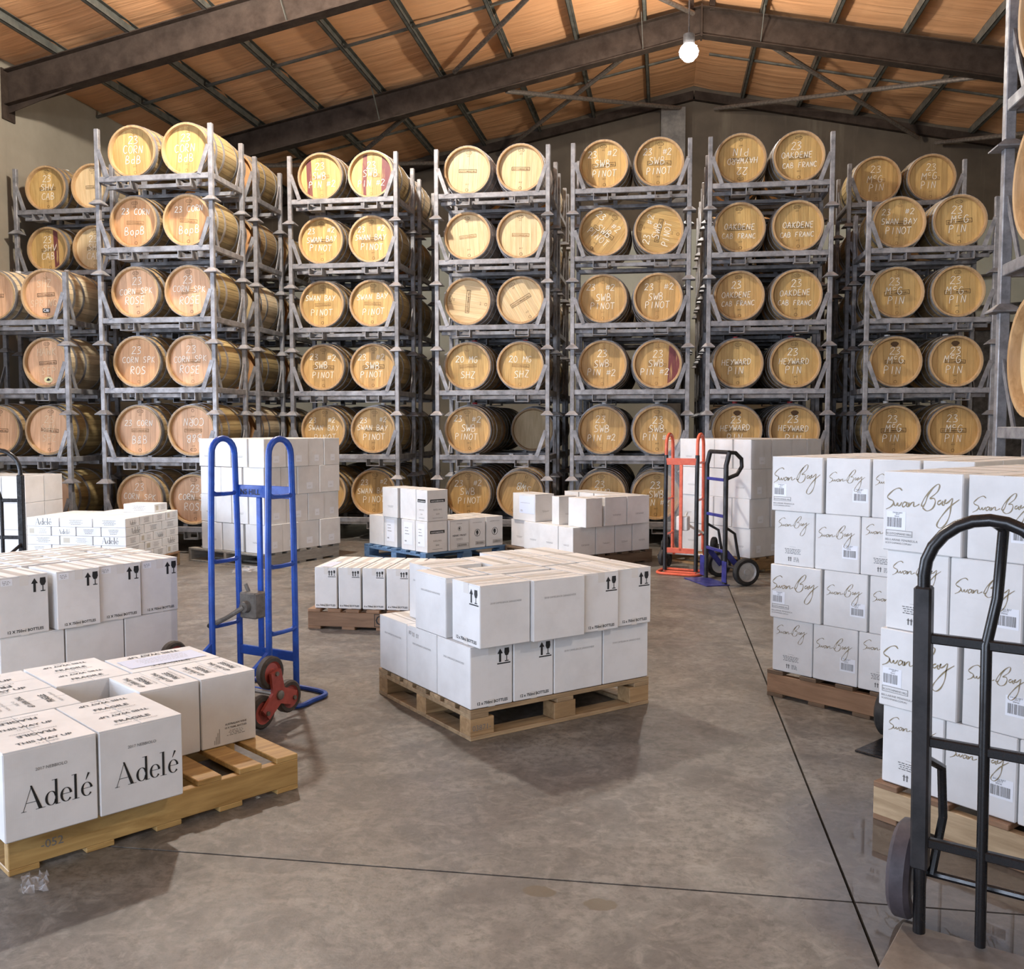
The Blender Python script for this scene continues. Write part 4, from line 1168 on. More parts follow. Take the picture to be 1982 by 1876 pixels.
# ------------------------------------------------------------------ pallets
def board(mb_dims, mat, c=.003): return MB().cbox(*mb_dims, c).mesh('board', mat)
def pallet(Mf, W, D, label, mat, style='stringer', mat2=None, H=.143, along='x', nb=7, wob=.003, group='timber pallets on the floor'):
    # frame: x 0..W along the visible side, y 0..D deep; stringers run along x (seen from the side) when along == 'x'
    root = tag(empty('pallet', Mf), label, 'pallet', group)
    m2 = mat2 or mat; rng = random.Random(int(W * 1000 + D * 77))
    def mk(n, d, m): link(n, MB().cbox(*d, .0025).mesh(n, m), root, T(0, 0, 0, 0))
    L_, C_ = (W, D) if along == 'x' else (D, W)
    def rec(a0, a1, c0, c1, z0, z1): return (a0, a1, c0, c1, z0, z1) if along == 'x' else (c0, c1, a0, a1, z0, z1)
    if style == 'stringer':
        for c in (0, C_ / 2 - .019, C_ - .038): mk('stringer', rec(0, L_, c, c + .038, .020, H - .021), mat)
        bw = .095
        for i in range(nb):
            a = (L_ - bw) * i / (nb - 1); a += rng.uniform(-.008, .008) if 0 < i < nb - 1 else 0
            mk('deck_board', rec(a, a + bw, -wob * rng.random(), C_ + wob * rng.random(), H - .021, H), m2)
        for i in range(5):
            a = (L_ - bw) * i / 4
            mk('bottom_board', rec(a, a + bw, 0, C_, 0, .020), m2)
    else:
        bl = .13
        for c in (0, C_ / 2 - .05, C_ - .1):
            for a in (0, L_ / 2 - bl / 2, L_ - bl): mk('block', rec(a, a + bl, c + .002, c + .098, .020, H - .042), mat)
            mk('bottom_board', rec(0, L_, c, c + .1, 0, .020), m2)
        for a in (0, L_ - .1):
            for c0, c1 in ((.101, C_ / 2 - .051), (C_ / 2 + .051, C_ - .101)): mk('bottom_board', rec(a, a + .1, c0, c1, 0, .020), m2)
        for a in (0, L_ / 2 - .05, L_ - .1): mk('stringer_board', rec(a, a + .1, 0, C_, H - .042, H - .021), m2)
        for i in range(nb):
            c = (C_ - .1) * i / (nb - 1)
            mk('deck_board', rec(0, L_, c, c + .1, H - .021, H), m2)
    return root
PH = .146        # height at which cartons rest
TH_ = .290       # tier pitch
CH = .2885       # carton height
def frame(x, y, ang): return T(x, y, 0, R(ang))
def num(i): return ORD[i] if i < len(ORD) else str(i)

# --- A: block pallet in the middle of the floor
FA = frame(-.86, 4.21, 42.8)
pA = pallet(FA, 1.085, .95, 'pale block pallet with open sides in the middle of the floor', 'pine_tan', 'block', 'pine_tan2')
mbx = MB(); fit(mbx, '03871-', .012, .045, .10); link('stamp', mbx.mesh('stamp', 'ink_mid'), pA, T(0, .0015, 0) @ Matrix.Rotation(PI / 2, 4, 'X'))
gA = 'cartons on the block pallet in the middle of the floor'
low = [(0, .235, 0, .315, (('F', 'end12'), ('L', 'camel')), 'corner carton'), (.237, .472, 0, .315, (('F', 'end12'),), 'second along the bottle-marked side'),
       (.474, .776, 0, .237, (('F', 'camel'),), 'third along the bottle-marked side'), (.778, 1.08, 0, .237, (('F', 'camel'),), 'end of the bottle-marked side'),
       (0, .237, .317, .627, (('L', 'note'), ('T90', 'camel_top')), 'with a handwritten note'), (0, .237, .629, .942, (('L', 'camel'), ('T90', 'camel_top')), 'at the left-hand end of its plain side'),
       (.239, .474, .317, .627, (), 'inside'), (.239, .474, .629, .942, (), 'inside'), (.478, .778, .24, .475, (), 'inside'), (.78, 1.08, .24, .475, (), 'inside'),
       (.478, .778, .477, .708, (), 'inside'), (.78, 1.08, .477, .708, (), 'inside'), (.478, .778, .71, .942, (), 'inside'), (.78, 1.08, .71, .942, (), 'inside')]
for x0, x1, y0, y1, pr, w in low:
    carton(FA, x0, x1, y0, y1, PH, CH, 'white carton, lower tier on the block pallet, %s' % w.replace('at the left-hand end of its plain side', 'last along the pale-lettered side'), gA, pr)
up = [(.018, .298, -.055, .20, (('F', 'camel'), ('L', 'end12'), ('T', 'camel_top')), 'corner carton'), (.30, .605, -.075, .165, (('F', 'camel'), ('T', 'camel_top')), 'second along the bottle-marked side'),
      (.608, .838, -.05, .27, (('F', 'end12'), ('T90', 'camel_top')), 'third along the bottle-marked side'), (.84, 1.07, -.03, .29, (('F', 'end12'), ('T90', 'camel_top')), 'end of the bottle-marked side'),
      (.0, .24, .225, .535, (('L', 'camel'), ('T90', 'camel_top')), 'second along the pale-lettered side'), (.25, .60, .205, .445, (('T', 'camel_top'),), 'inside'),
      (.61, .84, .30, .60, (('T90', 'camel_top'),), 'inside'), (.845, 1.07, .30, .60, (), 'inside'), (.10, .41, .55, .79, (('L', 'camel'), ('T', 'camel_top')), 'third along the pale-lettered side'),
      (.415, .60, .455, .79, (), 'inside'), (.61, .84, .61, .91, (('T90', 'camel_top'),), 'inside'), (.845, 1.07, .61, .91, (), 'inside')]
for x0, x1, y0, y1, pr, w in up:
    carton(FA, x0, x1, y0, y1, PH + TH_, CH, 'white carton, upper tier on the block pallet, %s' % w, gA, pr)

# --- B: cartons with the large name in serif letters
FB = frame(-2.06, 2.69, 53.8)
pB = pallet(FB, 1.07, 1.05, 'yellow pine stringer pallet under the large-lettered white cartons', 'pine', 'stringer')
mbx = MB(); fit(mbx, '-052', .10, .062, .07); link('stamp', mbx.mesh('stamp', 'ink_mid'), pB, T(0, -.0008, 0) @ Matrix.Rotation(PI / 2, 4, 'X'))
gB = 'cartons on the yellow pine pallet'
for x0, x1, y0, y1, pr, w in [
        (-.035, .256, -.09, .298, (('F', 'adele'), ('T180', 'adele_top')), 'showing the large serif name, beside the pallet corner'), (.258, .552, -.09, .298, (('F', 'adele'), ('T', 'adele_top')), 'showing the large serif name, second from the pallet corner'),
        (.558, .803, .28, .575, (('F', 'aust') if False else ('T90', 'adele_top'),), 'blank-sided, next to the bare deck boards'), (.805, 1.05, .28, .575, (('F', 'aust'), ('T90', 'adele_top')), 'with a small bottle notice, above the bare deck boards'),
        (-.035, .355, .302, .597, (('T90', 'adele_top'),), 'beside the square gap, printed lid'), (-.035, .355, .60, .95, (('T180', 'adele_top'),), 'in the back row, beside the two-tier stack'),
        (.36, .655, .58, .96, (('T', 'adele_top'),), 'behind the square gap'), (.66, 1.05, .58, .875, (('T', 'adele_top'), ('T180', 'paper')), 'with a paper sheet on its lid')]:
    carton(FB, x0, x1, y0, y1, PH, CH, 'white carton on the yellow pallet, %s' % w, gB, pr, tape=False)

# --- C: two-tier stack behind them
FC = frame(-3.1, 4.04, 60)
pallet(FC, .94, .95, 'dull pine pallet under the two-tier stack of goblet-marked cartons', 'pine_tan', 'stringer')
gC = 'cartons in the two-tier stack behind the yellow pallet'
for tr, z0 in ((1, PH), (2, PH + TH_)):
    if tr == 1:
        L_ = [(.0 + .314 * i, .312 + .314 * i, 0 + .237 * j, .235 + .237 * j) for i in range(3) for j in range(4)]
    else:
        ox = [(-.005, .235, -.01), (.262, .487, -.03), (.489, .722, -.012), (.724, .945, 0.0)]
        L_ = [(a, b, d, d + .305) for a, b, d in ox] + [(.0 + .25 * i, .235 + .25 * i, .325, .63) for i in range(4)] + [(.03 + .29 * i, .31 + .29 * i, .645, .93) for i in range(3)]
    for q, (x0, x1, y0, y1) in enumerate(L_):
        front = y0 < .02
        pr = ()
        if tr == 2: pr = ((('F', 'end12X'), ('T90', 'tapes')) if front else (('T', 'tapes'),))
        elif x0 < .01: pr = (('L', 'end12X'),)
        if front: w = '%s along its front' % num((q // 4 if tr == 1 else q) + 1)
        else: w = 'inner rows'
        carton(FC, x0, x1, y0, y1, z0, CH, 'white carton, %s tier, two-tier stack behind the yellow pallet, %s' % ('lower' if tr == 1 else 'upper', w), gC, pr, mat='carton' if tr == 2 else 'carton')

# --- D: small six-bottle cartons on a dark pallet
FD = frame(-2.49, 6.42, 0)
pD = pallet(FD, 1.1, .85, 'reddish brown pallet with burnt letters, under the small upright cartons', 'pine_brown', 'stringer', nb=8)
mbx = MB(); fit(mbx, 'CM', .50, .040, .14); frame_rect(mbx, .49, .66, .028, .118, .004); link('burnt_mark', mbx.mesh('burnt_mark', 'ink'), pD, T(0, -.0012, 0) @ Matrix.Rotation(PI / 2, 4, 'X'))
for i in range(6):
    for j in range(2):
        x0 = .045 + .176 * i; y0 = .02 + .285 * j
        pr = ()
        if j == 0 and i < 4: pr = (('F', 'end6'),)
        if j == 0 and i == 0: pr += (('T90', 'paper'),)
        elif j == 0: pr += (('T90', 'tapes'),)
        carton(FD, x0, x0 + .168, y0, y0 + .275, PH, .293, 'small upright carton on the reddish pallet, %s, %s row' % (num(i + 1) + ' from the aisle end', 'front' if j == 0 else 'back'), 'small upright cartons on the reddish pallet', pr)

# --- E: blue pallet with mixed cartons
FE = frame(-2.38, 9.40, 51)
pallet(FE, 1.10, 1.13, 'blue painted pallet before the third rack stack', 'pine_blue', 'block', H=.14)
gE = 'mixed cartons on the blue pallet'
h1 = .318
for x0, x1, y0, y1, z, pr, w in [
        (.02, .285, .0, .205, 0, (('F', 'riesling'), ('L', 'address')), 'lower corner carton with black name band'), (.02, .285, .21, .455, 0, (('L', 'frost_logo'), ('L', 'address')), 'lower carton with address sheet over round logo'),
        (.04, .30, .56, .80, 0, (('L', 'address'),), 'lower carton standing apart with address sheet'), (.04, .30, .803, 1.09, 0, (), 'lower plain carton behind the one standing apart'),
        (.29, .565, -.02, .215, 0, (('F', 'frost'),), 'lower carton with framed label'), (.575, .80, .0, .235, 0, (('F', 'frost_logo'),), 'lower carton with round logo and barcode'),
        (.815, 1.05, .0, .235, 0, (('F', 'frost_logo'),), 'end carton with round logo'), (.31, .56, .24, .50, 0, (), 'plain inner carton'), (.57, .80, .24, .50, 0, (), 'plain inner carton'), (.81, 1.05, .24, .50, 0, (), 'plain inner carton'),
        (.03, .30, .01, .205, 1, (('F', 'riesling'), ('L', 'riesling')), 'upper corner carton with two black name bands'), (.04, .34, .22, .50, 1, (), 'upper plain carton beside the banded one'), (.02, .32, .52, .80, 1, (('L', 'small_legal'),), 'upper plain carton at the back')]:
    carton(FE, x0, x1, y0, y1, .143 + z * .320, h1, 'white carton on the blue pallet, %s' % w, gE, pr)

# --- F: plain cartons on a low dark pallet
FF = frame(-.88, 9.40, 45)
pallet(FF, 1.09, 1.16, 'low dark pallet before the fifth rack stack', 'pine_dark', 'stringer', H=.135)
gF = 'plain cartons on the low dark pallet'
Ls = [(0, .30, 0, .235, 1, 'lower corner'), (.0, .30, .24, .54, 1, 'lower tier, second along the shorter marked side'), (.02, .30, .545, .845, 1, 'lower tier, third along the bluish side'), (.06, .30, .85, 1.13, 1, 'lower tier, end of the bluish side'),
      (.304, .56, 0, .30, 1, 'lower tier, second along the grey side'), (.564, .80, 0, .30, 1, 'lower tier, third along the grey side'), (.804, 1.05, 0, .30, 1, 'lower tier, end of the grey side')]
for x0, x1, y0, y1, k_, w in Ls:
    carton(FF, x0, x1, y0, y1, .138, CH, 'plain white carton on the low dark pallet, %s' % w.replace('shorter marked side', 'bluish side'), gF, (('F', 'small_legal'), ('L', 'small_legal')) if k_ else ())
for i in range(3):
    for j in range(3):
        carton(FF, .304 + .25 * i, .55 + .25 * i, .304 + .27 * j, .57 + .27 * j, .138, CH, 'plain white carton on the low dark pallet, inner lower tier', gF)
zu = .138 + TH_
for x0, x1, y0, y1, pr, w in [
        (.04, .30, .67, 1.07, (('L', 'bigsheet'), ('F', 'small_legal')), 'upper, with a large blue-tinted sheet'), (.07, .31, .31, .43, (('F', 'small_legal'),), 'upper, narrow one between two gaps'),
        (.10, .32, -.08, .20, (), 'upper, overhanging its corner'), (.36, .66, -.07, .20, (('F', 'small_legal'),), 'upper, second along the grey side'), (.665, .98, -.07, .20, (('F', 'small_legal'),), 'upper, end of the grey side'),
        (.66, .98, .21, .45, (), 'upper, behind the grey side'), (.66, .98, .46, .70, (), 'upper, back row'), (.66, .98, .71, .95, (), 'upper, back row')]:
    carton(FF, x0, x1, y0, y1, zu, CH, 'plain white carton on the low dark pallet, %s' % w, gF, pr)

# --- G, H: tall four-tier stacks near the racks
def tall(Fm, W, D, stackname, group, pr_f, pr_l, prefix):
    for tr in range(4):
        z0 = PH + TH_ * tr
        if tr % 2 == 0:
            xs_ = [0, .235, .47, .79, 1.105]; dps = [.31, .31, .235, .235]
        else:
            xs_ = [0, .31, .625, .865, 1.105]; dps = [.235, .235, .31, .31]
        for i in range(4):
            y = 0; j = 0
            jog = random.uniform(-.012, .012)
            while y + dps[i] <= D + .02:
                jx = random.uniform(-.01, .004) if i == 0 else 0
                vis_f = j == 0; vis_l = i == 0
                pr = ()
                if vis_f and pr_f: pr += (('F', pr_f),)
                if vis_l and pr_l and (tr + j) % 2 == 0: pr += (('L', pr_l),)
                if vis_f or vis_l:
                    w = '%s tier, %s' % (num(tr + 1), 'corner' if vis_f and vis_l else ('%s along side' % num(i + 1) if vis_f else '%s along end' % num(j + 1)))
                else: w = 'inner rows'
                carton(Fm, xs_[i] + jx, xs_[i + 1] + jx, y + (jog if j == 0 else 0), y + dps[i] + (jog if j == 0 else 0) - (.012 if j == 0 else 0), z0, CH, 'white carton in the %s, %s' % (stackname, w), group, pr, flaps=(tr == 3), jit=.004)
                y += dps[i] + .004; j += 1
FG = frame(-3.95, 9.05, 67)
pallet(frame(-3.965, 9.03, 67), 1.12, 1.12, 'weathered grey pallet under the tall carton stack behind the blue hand truck', 'pine_grey', 'stringer', nb=7)
tall(FG, 1.1, 1.1, 'stack behind the blue hand truck', 'cartons in the tall stack behind the blue hand truck', 'square', 'small_legal', 'G')
FH = frame(.84, 9.50, 45)
pallet(frame(.83, 9.49, 45), 1.12, 1.10, 'tan pallet under the film-wrapped stack behind the orange hand truck', 'pine_tan', 'stringer', nb=7)
tall(FH, 1.1, 1.1, 'film-wrapped stack', 'cartons in the film-wrapped stack', 'square', 'small_legal', 'H')
# stretch film round it: a wrinkled loose sheet
mb = MB(); nU, nV = 70, 10
for j in range(nV + 1):
    for i in range(nU + 1):
        s_ = i / nU * 2.2
        wr = .008 * math.sin(i * 1.9) + .006 * math.sin(i * .83 + j * .5) + .004 * math.sin(j * 1.3)
        z_ = PH + .02 + (TH_ * 4 - .03) * j / nV
        if s_ <= 1.1: mb.v.append((-.026 + wr, 1.1 - s_, z_))
        else: mb.v.append((s_ - 1.1, -.028 + wr, z_))
for j in range(nV):
    for i in range(nU):
        a = j * (nU + 1) + i; mb.f.append((a, a + 1, a + nU + 2, a + nU + 1))
tag(link('stretch_film', mb.mesh('stretch_film', 'stretch_film', True), None, FH), 'clear wrinkled plastic film wrapped round the stack behind the orange hand truck', 'plastic film')

# --- I, J: lettered stacks with gold script
def lettered(Fm, stackname, group, cols, rows):
    for tr in range(4):
        z0 = PH + .2845 * tr
        longf = tr % 2 == 1
        if longf: xs_ = [0, .30, .548, .796, 1.044][:cols + 1]
        else: xs_ = [.012, .252, .502, .752, 1.002][:cols + 1]
        for i in range(len(xs_) - 1):
            dep = .243 if (longf and i == 0) else .305
            y = -.012 if (longf and i == 0) else 0; j = 0
            while y + dep < 1.02:
                pr = ()
                if j == 0: pr = (('F', 'swan_long' if (longf and i == 0) else ('swan_short' if longf or i % 2 else 'swan_legal')),)
                w = '%s tier, %s' % (num(tr + 1), '%s from its left edge' % num(i + 1)) if j == 0 else 'inner rows'
                carton(Fm, xs_[i] + .0015 + (.006 if longf and i else 0), xs_[i + 1], y, y + dep, z0, .283, 'white gold-lettered carton, %s, %s' % (stackname, w.replace('from its left edge', 'from the aisle edge')), group, pr, flaps=(tr == 3), jit=.003)
                y += dep + .003; j += 1
FI = frame(.57, 5.20, -39.5)
pallet(frame(.56, 5.21, -39.5), 1.08, 1.05, 'dark weathered pallet under the farther gold-lettered stack', 'pine_brown', 'stringer', 'pine_dark', nb=6)
lettered(FI, 'stack on the dark pallet', 'cartons in the gold-lettered stack on the dark pallet', 4, 3)
FJ = frame(.79, 3.62, -44.5)
pallet(frame(.775, 3.61, -44.5), 1.08, 1.05, 'pale splintered pallet standing at the wet patch of floor', 'pine_pale', 'stringer', 'pine_brown', nb=6)
lettered(FJ, 'stack on the pale pallet', 'cartons in the gold-lettered stack on the pale pallet', 4, 3)

# --- K: flat cartons with the serif name
FK = frame(-5.96, 8.19, 0)
pallet(frame(-5.97, 8.18, 0), 1.03, 1.0, 'pine pallet under the stack of flat cartons', 'pine_tan', 'stringer', 'pine_brown')
for tr in range(5):
    z0 = PH + .0855 * tr
    if tr % 2 == 0: nx_, ny_, dx, dy = 3, 4, .34, .245
    else: nx_, ny_, dx, dy = 4, 3, .255, .327
    for i in range(nx_):
        for j in range(ny_):
            if tr == 4 and j >= 3 and i == 0: continue
            pr = ()
            ff = ['adele_flat', 'flat_lines', 'flat_lines', 'flat_code']
            if j == 0: pr += (('F', ff[(i + tr) % 4]),)
            if i == nx_ - 1: pr += (('R', ff[(j + tr + (1 if tr % 2 else 0)) % 4]),)
            if pr: w = '%s tier, %s' % (num(tr + 1), 'corner' if j == 0 and i == nx_ - 1 else ('%s along front' % num(i + 1) if j == 0 else '%s along side' % num(j + 1)))
            else: w = 'inner rows'
            ox = random.uniform(-.012, .012)
            carton(FK, i * dx, i * dx + dx - .003, j * dy, j * dy + dy - .003, z0, .084, 'flat white carton in the low flat-carton stack, %s' % w, 'flat cartons in the low stack', pr, flaps=False, jit=.006, name='flat_carton')
carton(FK, .62, .96, .62, .87, PH + .0855 * 5, .084, 'single flat white carton lying on top of the low stack of flat cartons', 'flat cartons in the low stack', (('F', 'flat_lines'), ('R', 'flat_code')), flaps=False, name='flat_carton')

# --- L: white stack by the short rack stack
FL_ = frame(-7.25, 8.50, 0)
pallet(FL_, 1.05, .62, 'pine pallet under the white stack near the short rack stack', 'pine_tan', 'stringer')
for tr in range(3):
    for i in range(4):
        for j in range(2):
            w = '%s tier, %s on aisle side' % (num(tr + 1), num(j + 1)) if i == 3 else 'other columns'
            carton(FL_, .262 * i, .26 + .262 * i, .02 + .30 * j, .318 + .30 * j, PH + .265 * tr, .263, 'white carton, stack before the short racks, %s' % w, 'cartons before the short rack stack', (), flaps=(tr == 2), jit=.003)

# ------------------------------------------------------------------ hand trucks
def arc(c, r, a0, a1, n, plane='YZ', x=0):
    out = []
    for i in range(n + 1):
        a = R(a0 + (a1 - a0) * i / n)
        out.append((x, c[0] + r * math.cos(a), c[1] + r * math.sin(a)) if plane == 'YZ' else (c[0] + r * math.cos(a), x, c[1] + r * math.sin(a)))
    return out
def wheel(parent, x, y, z, r, w, tyre='rubber', hub='wheel_red', M=None):
    t = link('wheel', MB().lathe([(-w / 2, r * .70), (-w / 2, r * .90), (-w * .3, r), (w * .3, r), (w / 2, r * .90), (w / 2, r * .70)], 24, 'X', (x, y, z)).mesh('tyre', tyre, 'auto'), parent)
    link('hub', MB().lathe([(-w * .42, .002), (-w * .42, r * .22), (-w * .30, r * .26), (-w * .22, r * .60), (-w * .45, r * .71), (w * .45, r * .71), (w * .22, r * .60), (w * .30, r * .26), (w * .42, r * .22), (w * .42, .002)], 24, 'X', (x, y, z)).mesh('hub', hub, 'auto'), t)
    return t
def stair_truck(M, label, paint, H=1.41, front_paint=None, gear='cast_grey', tw=.27, ty=-.42, sign=True, hx=.155, hd=.24, cbx=0.0, wxo=.245, wxl=None, star='wheel_red', tyre='rubber_brown'):
    root = tag(empty('stair_hand_truck', M), label, 'hand truck', 'hand trucks')
    r = .0165; zt = H - .115
    for sx in (-hx, hx):
        path = [(sx, 0, .02), (sx, -.002, .5), (sx, -.006, .9), (sx, -.018, zt)] + arc((-hd / 2, zt), hd / 2 - .018, 0, 180, 10, x=sx)[1:-1] + [(sx, -hd + .018, zt), (sx, -hd + .006, .9), (sx, -hd, .5), (sx, -hd, .22)]
        link('side_frame', MB().tube(path, r, 10).mesh('side_frame', paint, 'auto'), root)
        if front_paint: link('sleeve', MB().tube([(sx, 0, .03), (sx, -.002, .5), (sx, -.006, .9), (sx, -.016, zt - .10)], r + .004, 10).mesh('sleeve', front_paint, 'auto'), root)
        for z in (.375, .72, 1.08):
            k = hd - .004 - .02 * max(0, (z - .9)) / .4
            link('rung', MB().tube([(sx, -.004, z + .010), (sx, -.03, z + .002), (sx, -k / 2, z), (sx, -k + .03, z + .002), (sx, -k + .004, z + .010)], [.017, .012, .011, .012, .017], 8).mesh('rung', paint, 'auto'), root)
    pl = link('cross_plate', MB().cbox(-hx, hx, -.008, .004, 1.06, 1.125, .002).mesh('cross_plate', paint), root)
    if sign:
        mb = MB(); fit(mb, 'NS HILL', -hx + .03, 1.075, .14, bold=True); link('lettering', mb.mesh('lettering', 'ink'), pl, T(0, -.0088, 0) @ Matrix.Rotation(PI / 2, 4, 'X'))
    link('centre_bar', MB().cbox(cbx - .016, cbx + .016, -.012, .006, .22, 1.06, .003).mesh('centre_bar', paint), root)
    link('lower_bar', MB().cbox(-hx, hx, -.014, .006, .20, .25, .003).mesh('lower_bar', paint), root)
    g = link('gearbox', MB().cbox(-.065, .05, -.10, -.012, .42, .56, .008).mesh('gearbox', gear), root, T(cbx, 0, 0))
    link('flange', MB().lathe([(-.125, .0), (-.125, .028), (-.10, .034)], 14, 'Y', (-.01, 0, .485)).mesh('flange', gear, 'auto'), g)
    link('lever', MB().tube([(-.01, -.12, .485), (-.10, -.16, .425), (-.175, -.19, .385)], [.014, .012, .015], 8).mesh('lever', gear, 'auto'), g)
    link('lever_grip', MB().lathe([(-.016, .0), (-.013, .012), (0, .017), (.013, .012), (.016, 0)], 10, 'X', (-.18, -.193, .382)).mesh('lever_grip', 'rubber', True), g)
    link('pawl', MB().tube([(-.03, -.06, .555), (-.045, -.07, .60)], .010, 8).mesh('pawl', gear), g)
    loop = spline([(tw, -.16, .014), (tw + .02, -.02, .014), (tw - .02, .12, .014), (0, .14, .014), (-tw + .02, .12, .014), (-tw - .02, -.02, .014), (-tw, -.16, .014), (0, -.17, .014)], 5, True)
    link('toe_loop', MB().tube(loop, .013, 8, True).mesh('toe_loop', paint, 'auto'), root)
    link('toe_bar', MB().tube([(-hx, .0, .014), (hx, 0, .014)], .012, 8).mesh('toe_bar', paint), root)
    link('axle', MB().tube([(-(wxl or wxo) - .01, ty, .155), (wxo + .01, ty, .155)], .012, 8).mesh('axle', gear), root)
    for sx in (-hx, hx):
        link('axle_arm', MB().bar((sx, -hd, .28), (sx, ty, .155), .02, .035).mesh('axle_arm', paint), root)
    for sx in (-(wxl or wxo), wxo):
        sp = MB(); xo = sx + (.035 if sx > 0 else -.035)
        out = []
        for q in range(3):
            a = R(100 + 120 * q); a2 = R(160 + 120 * q)
            for da in (-16, 16): out.append((ty +   .125 * math.cos(a + R(da)), .155 +   .125 * math.sin(a + R(da))))
            out.append((ty + .045 * math.cos(a2), .155 + .045 * math.sin(a2)))
        sp.prism(out, xo - .008, xo + .008, 'YZ')
        so = link('wheel_spider', sp.mesh('wheel_spider', star), root)
        link('axle_cap', MB().lathe([(xo - .02, .0), (xo - .018, .022), (xo + .018, .022), (xo + .024, .012), (xo + .024, 0)], 12, 'X', (0, ty, .155)).mesh('axle_cap', gear, 'auto'), so)
        for q in range(3):
            a = R(100 + 120 * q)
            wheel(root, sx, ty + .108 * math.cos(a), .155 + .108 * math.sin(a), .080, .042, tyre, star)
            link('bolt', MB().lathe([(xo - .012, .0), (xo - .010, .011), (xo + .016, .011), (xo + .016, 0)], 8, 'X', (0, ty + .108 * math.cos(a), .155 + .108 * math.sin(a))).mesh('bolt', 'cast_grey'), so)
    return root
def sack_truck(M, label, paint, w=.157, H=1.19, toe='worn_toe', hub='wheel_grey', tr=.13, tread='rubber', fender=None, rungs=(.86, .57, .28), dhandle=False, centre=True, rung_paint=None, side=None, wx=.215, wy=-.10, toe_d=.23, tube=.017):
    root = tag(empty('hand_truck', M), label, 'hand truck', 'hand trucks')
    rp = rung_paint or paint
    za = H - w
    if dhandle:
        for sx in (-w, w):
            link('side_tube', MB().tube([(sx, 0, .01), (sx, 0, H - .12), (sx, -.03, H)], tube, 10).mesh('side_tube', paint, 'auto'), root)
        link('top_bar', MB().tube([(-w, -.03, H), (w, -.03, H)], tube * .9, 10).mesh('top_bar', paint, 'auto'), root)
        link('loop_handle', MB().tube([(-w * .9, -.03, H), (-w * .9, -.10, H - .005), (-w * .9, -.16, H - .06), (-w * .9, -.165, H - .13), (-w * .9, -.12, H - .20), (-w * .9, -.01, H - .24)], tube * .85, 10).mesh('loop_handle', paint, 'auto'), root)
    else:
        path = [(w, 0, .01), (w, .0, .4), (w, .0, za)] + [(w * math.cos(R(a)), -.012 * math.sin(R(a)), za + w * math.sin(R(a))) for a in range(15, 166, 15)] + [(-w, 0, za), (-w, 0, .4), (-w, 0, .01)]
        link('hoop_frame', MB().tube(path, tube, 12).mesh('hoop_frame', paint, 'auto'), root)
        for sx in (-w, w): link('sleeve', MB().cbox(sx - tube - .006, sx + tube + .006, -tube - .004, tube + .004, .20, za - .03, .006).mesh('sleeve', side or paint), root)
    if centre:
        link('centre_bar', MB().tube([(0, 0, .02), (0, .0, .86), (-.018, -.035, .98), (-.028, -.04, H - .03), (-.008, -.02, H - .004)], tube * .85, 10).mesh('centre_bar', paint, 'auto'), root)
    for z in rungs: link('rung', MB().cbox(-w, w, -.010, .010, z - .014, z + .014, .004).mesh('rung', rp), root)
    link('toe_plate', MB().cbox(-w - .05, w + .05, -.03, toe_d, 0, .010, .003).mesh('toe_plate', toe), root)
    link('axle', MB().tube([(-wx, wy, tr), (wx, wy, tr)], .011, 8).mesh('axle', paint), root)
    for sx in (-1, 1):
        link('axle_bracket', MB().tube([(sx * w, -.01, .52), (sx * (w - .03), -.11, .46), (sx * (w - .03), -.14, .30), (sx * (w - .01), wy, tr)], .013, 8).mesh('axle_bracket', paint, 'auto'), root)
        link('gusset', MB().bar((sx * w, -.01, .30), (sx * (w + .005), wy + .01, tr), .008, .05, (0, 1, 0)).mesh('gusset', rp), root)
        wheel(root, sx * wx, wy, tr, tr, .062, tread, hub)
        if fender:
            f = arc((wy, tr), tr + .014, 20, 205, 12)
            mb = MB()
            for (_, yy_, zz_) in f:
                mb.v += [(sx * wx - .04, yy_, zz_), (sx * wx + .04, yy_, zz_)]
            for q in range(len(f) - 1): mb.f.append((2 * q, 2 * q + 1, 2 * q + 3, 2 * q + 2))
            link('fender', mb.mesh('fender', fender, True), root)
        if dhandle: link('wheel_guard', MB().cbox(sx * w - .01, sx * w + .06 * sx + .0 if sx > 0 else sx * w + .01, -.03, -.02, .02, .22, .002).mesh('wheel_guard', rp) if False else MB().cbox(min(sx * (w - .01), sx * (w + .075)), max(sx * (w - .01), sx * (w + .075)), .018, .026, .03, .22, .002).mesh('wheel_guard', rp), root)
    return root
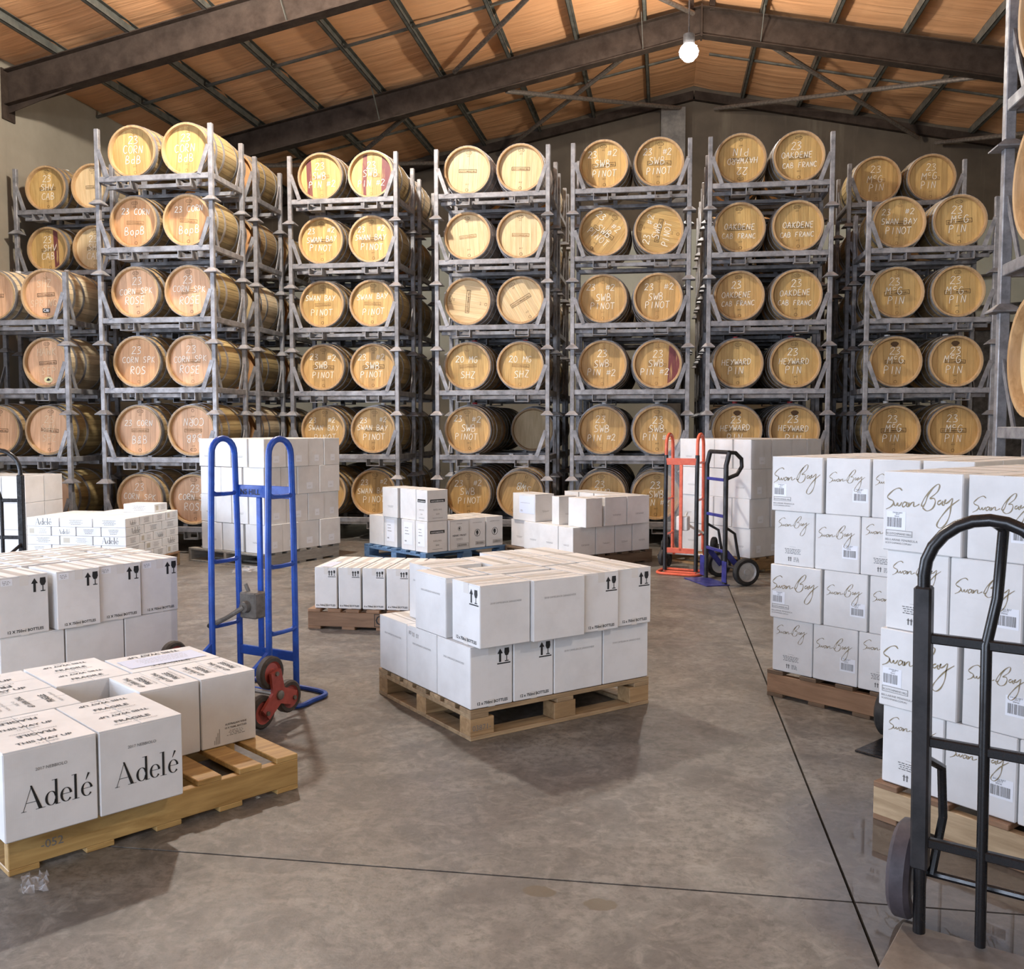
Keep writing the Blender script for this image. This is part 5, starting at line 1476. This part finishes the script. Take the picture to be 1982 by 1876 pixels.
stair_truck(T(-2.098, 4.818, 0, R(-20)), 'bright blue stair-climbing hand truck with red three-wheel clusters', 'paint_blue', hx=.20, hd=.20, cbx=-.04, wxo=.41, wxl=.25, ty=-.40, tw=.31)
stair_truck(T(.17, 9.38, 0, R(162)), 'orange hand truck with black sleeves standing before the film-wrapped stack', 'paint_red', 1.37, 'paint_black_worn', 'cast_white', tw=.20, ty=-.30, sign=False, star='rubber', tyre='rubber')
sack_truck(T(.48, 8.95, 0, R(113.6)), 'navy hand truck with fat pneumatic wheels beside the orange hand truck', 'paint_black_worn', w=.19, H=1.20, toe='paint_navy', hub='wheel_grey', tr=.125, rungs=(.95, .62, .30), dhandle=True, centre=False, rung_paint='paint_navy', wx=.27, wy=-.17, toe_d=.20, tube=.022)
sack_truck(T(.865, 2.69, .012, R(153.2)) @ Matrix.Rotation(R(-3), 4, 'X'), 'black tubular hand truck standing before the pale-pallet stack of gold-lettered cartons', 'paint_black', side='paint_black_worn', tread='fender_plum', toe='worn_toe', tr=.14, wx=.212)
sack_truck(T(-5.10, 6.72, 0, R(5)), 'thin black hand truck beside the stack of flat cartons', 'paint_black', H=1.25, w=.16, fender=None)
sack_truck(T(1.135, 4.41, 0, R(140.5)), 'black hand truck mostly hidden between the two gold-lettered stacks', 'paint_black', H=.95, w=.13, toe='paint_black', wx=.18, tr=.12)

# ------------------------------------------------------------------ litter
def scrap(loc, r, label, seed):
    rng = random.Random(seed); mb = MB(); n = 9
    for j in range(n):
        for i in range(n):
            x = (i / (n - 1) - .5) * 2 * r; y = (j / (n - 1) - .5) * 1.1 * r
            mb.v.append((x + rng.uniform(-.1, .1) * r, y + rng.uniform(-.1, .1) * r, .002 + rng.random() ** 2 * r * .32))
    for j in range(n - 1):
        for i in range(n - 1):
            a = j * n + i; mb.f.append((a, a + 1, a + n + 1, a + n))
    tag(link('plastic_scrap', mb.mesh('plastic_scrap', 'stretch_film'), None, T(*loc, rng.uniform(0, 3))), label, 'plastic scrap')
scrap((-1.95, 2.66, 0), .07, 'crumpled clear plastic film on the floor by the yellow pallet', 4)
scrap((-4.05, 8.85, 0), .16, 'crumpled clear film on the floor by the weathered grey pallet', 5)
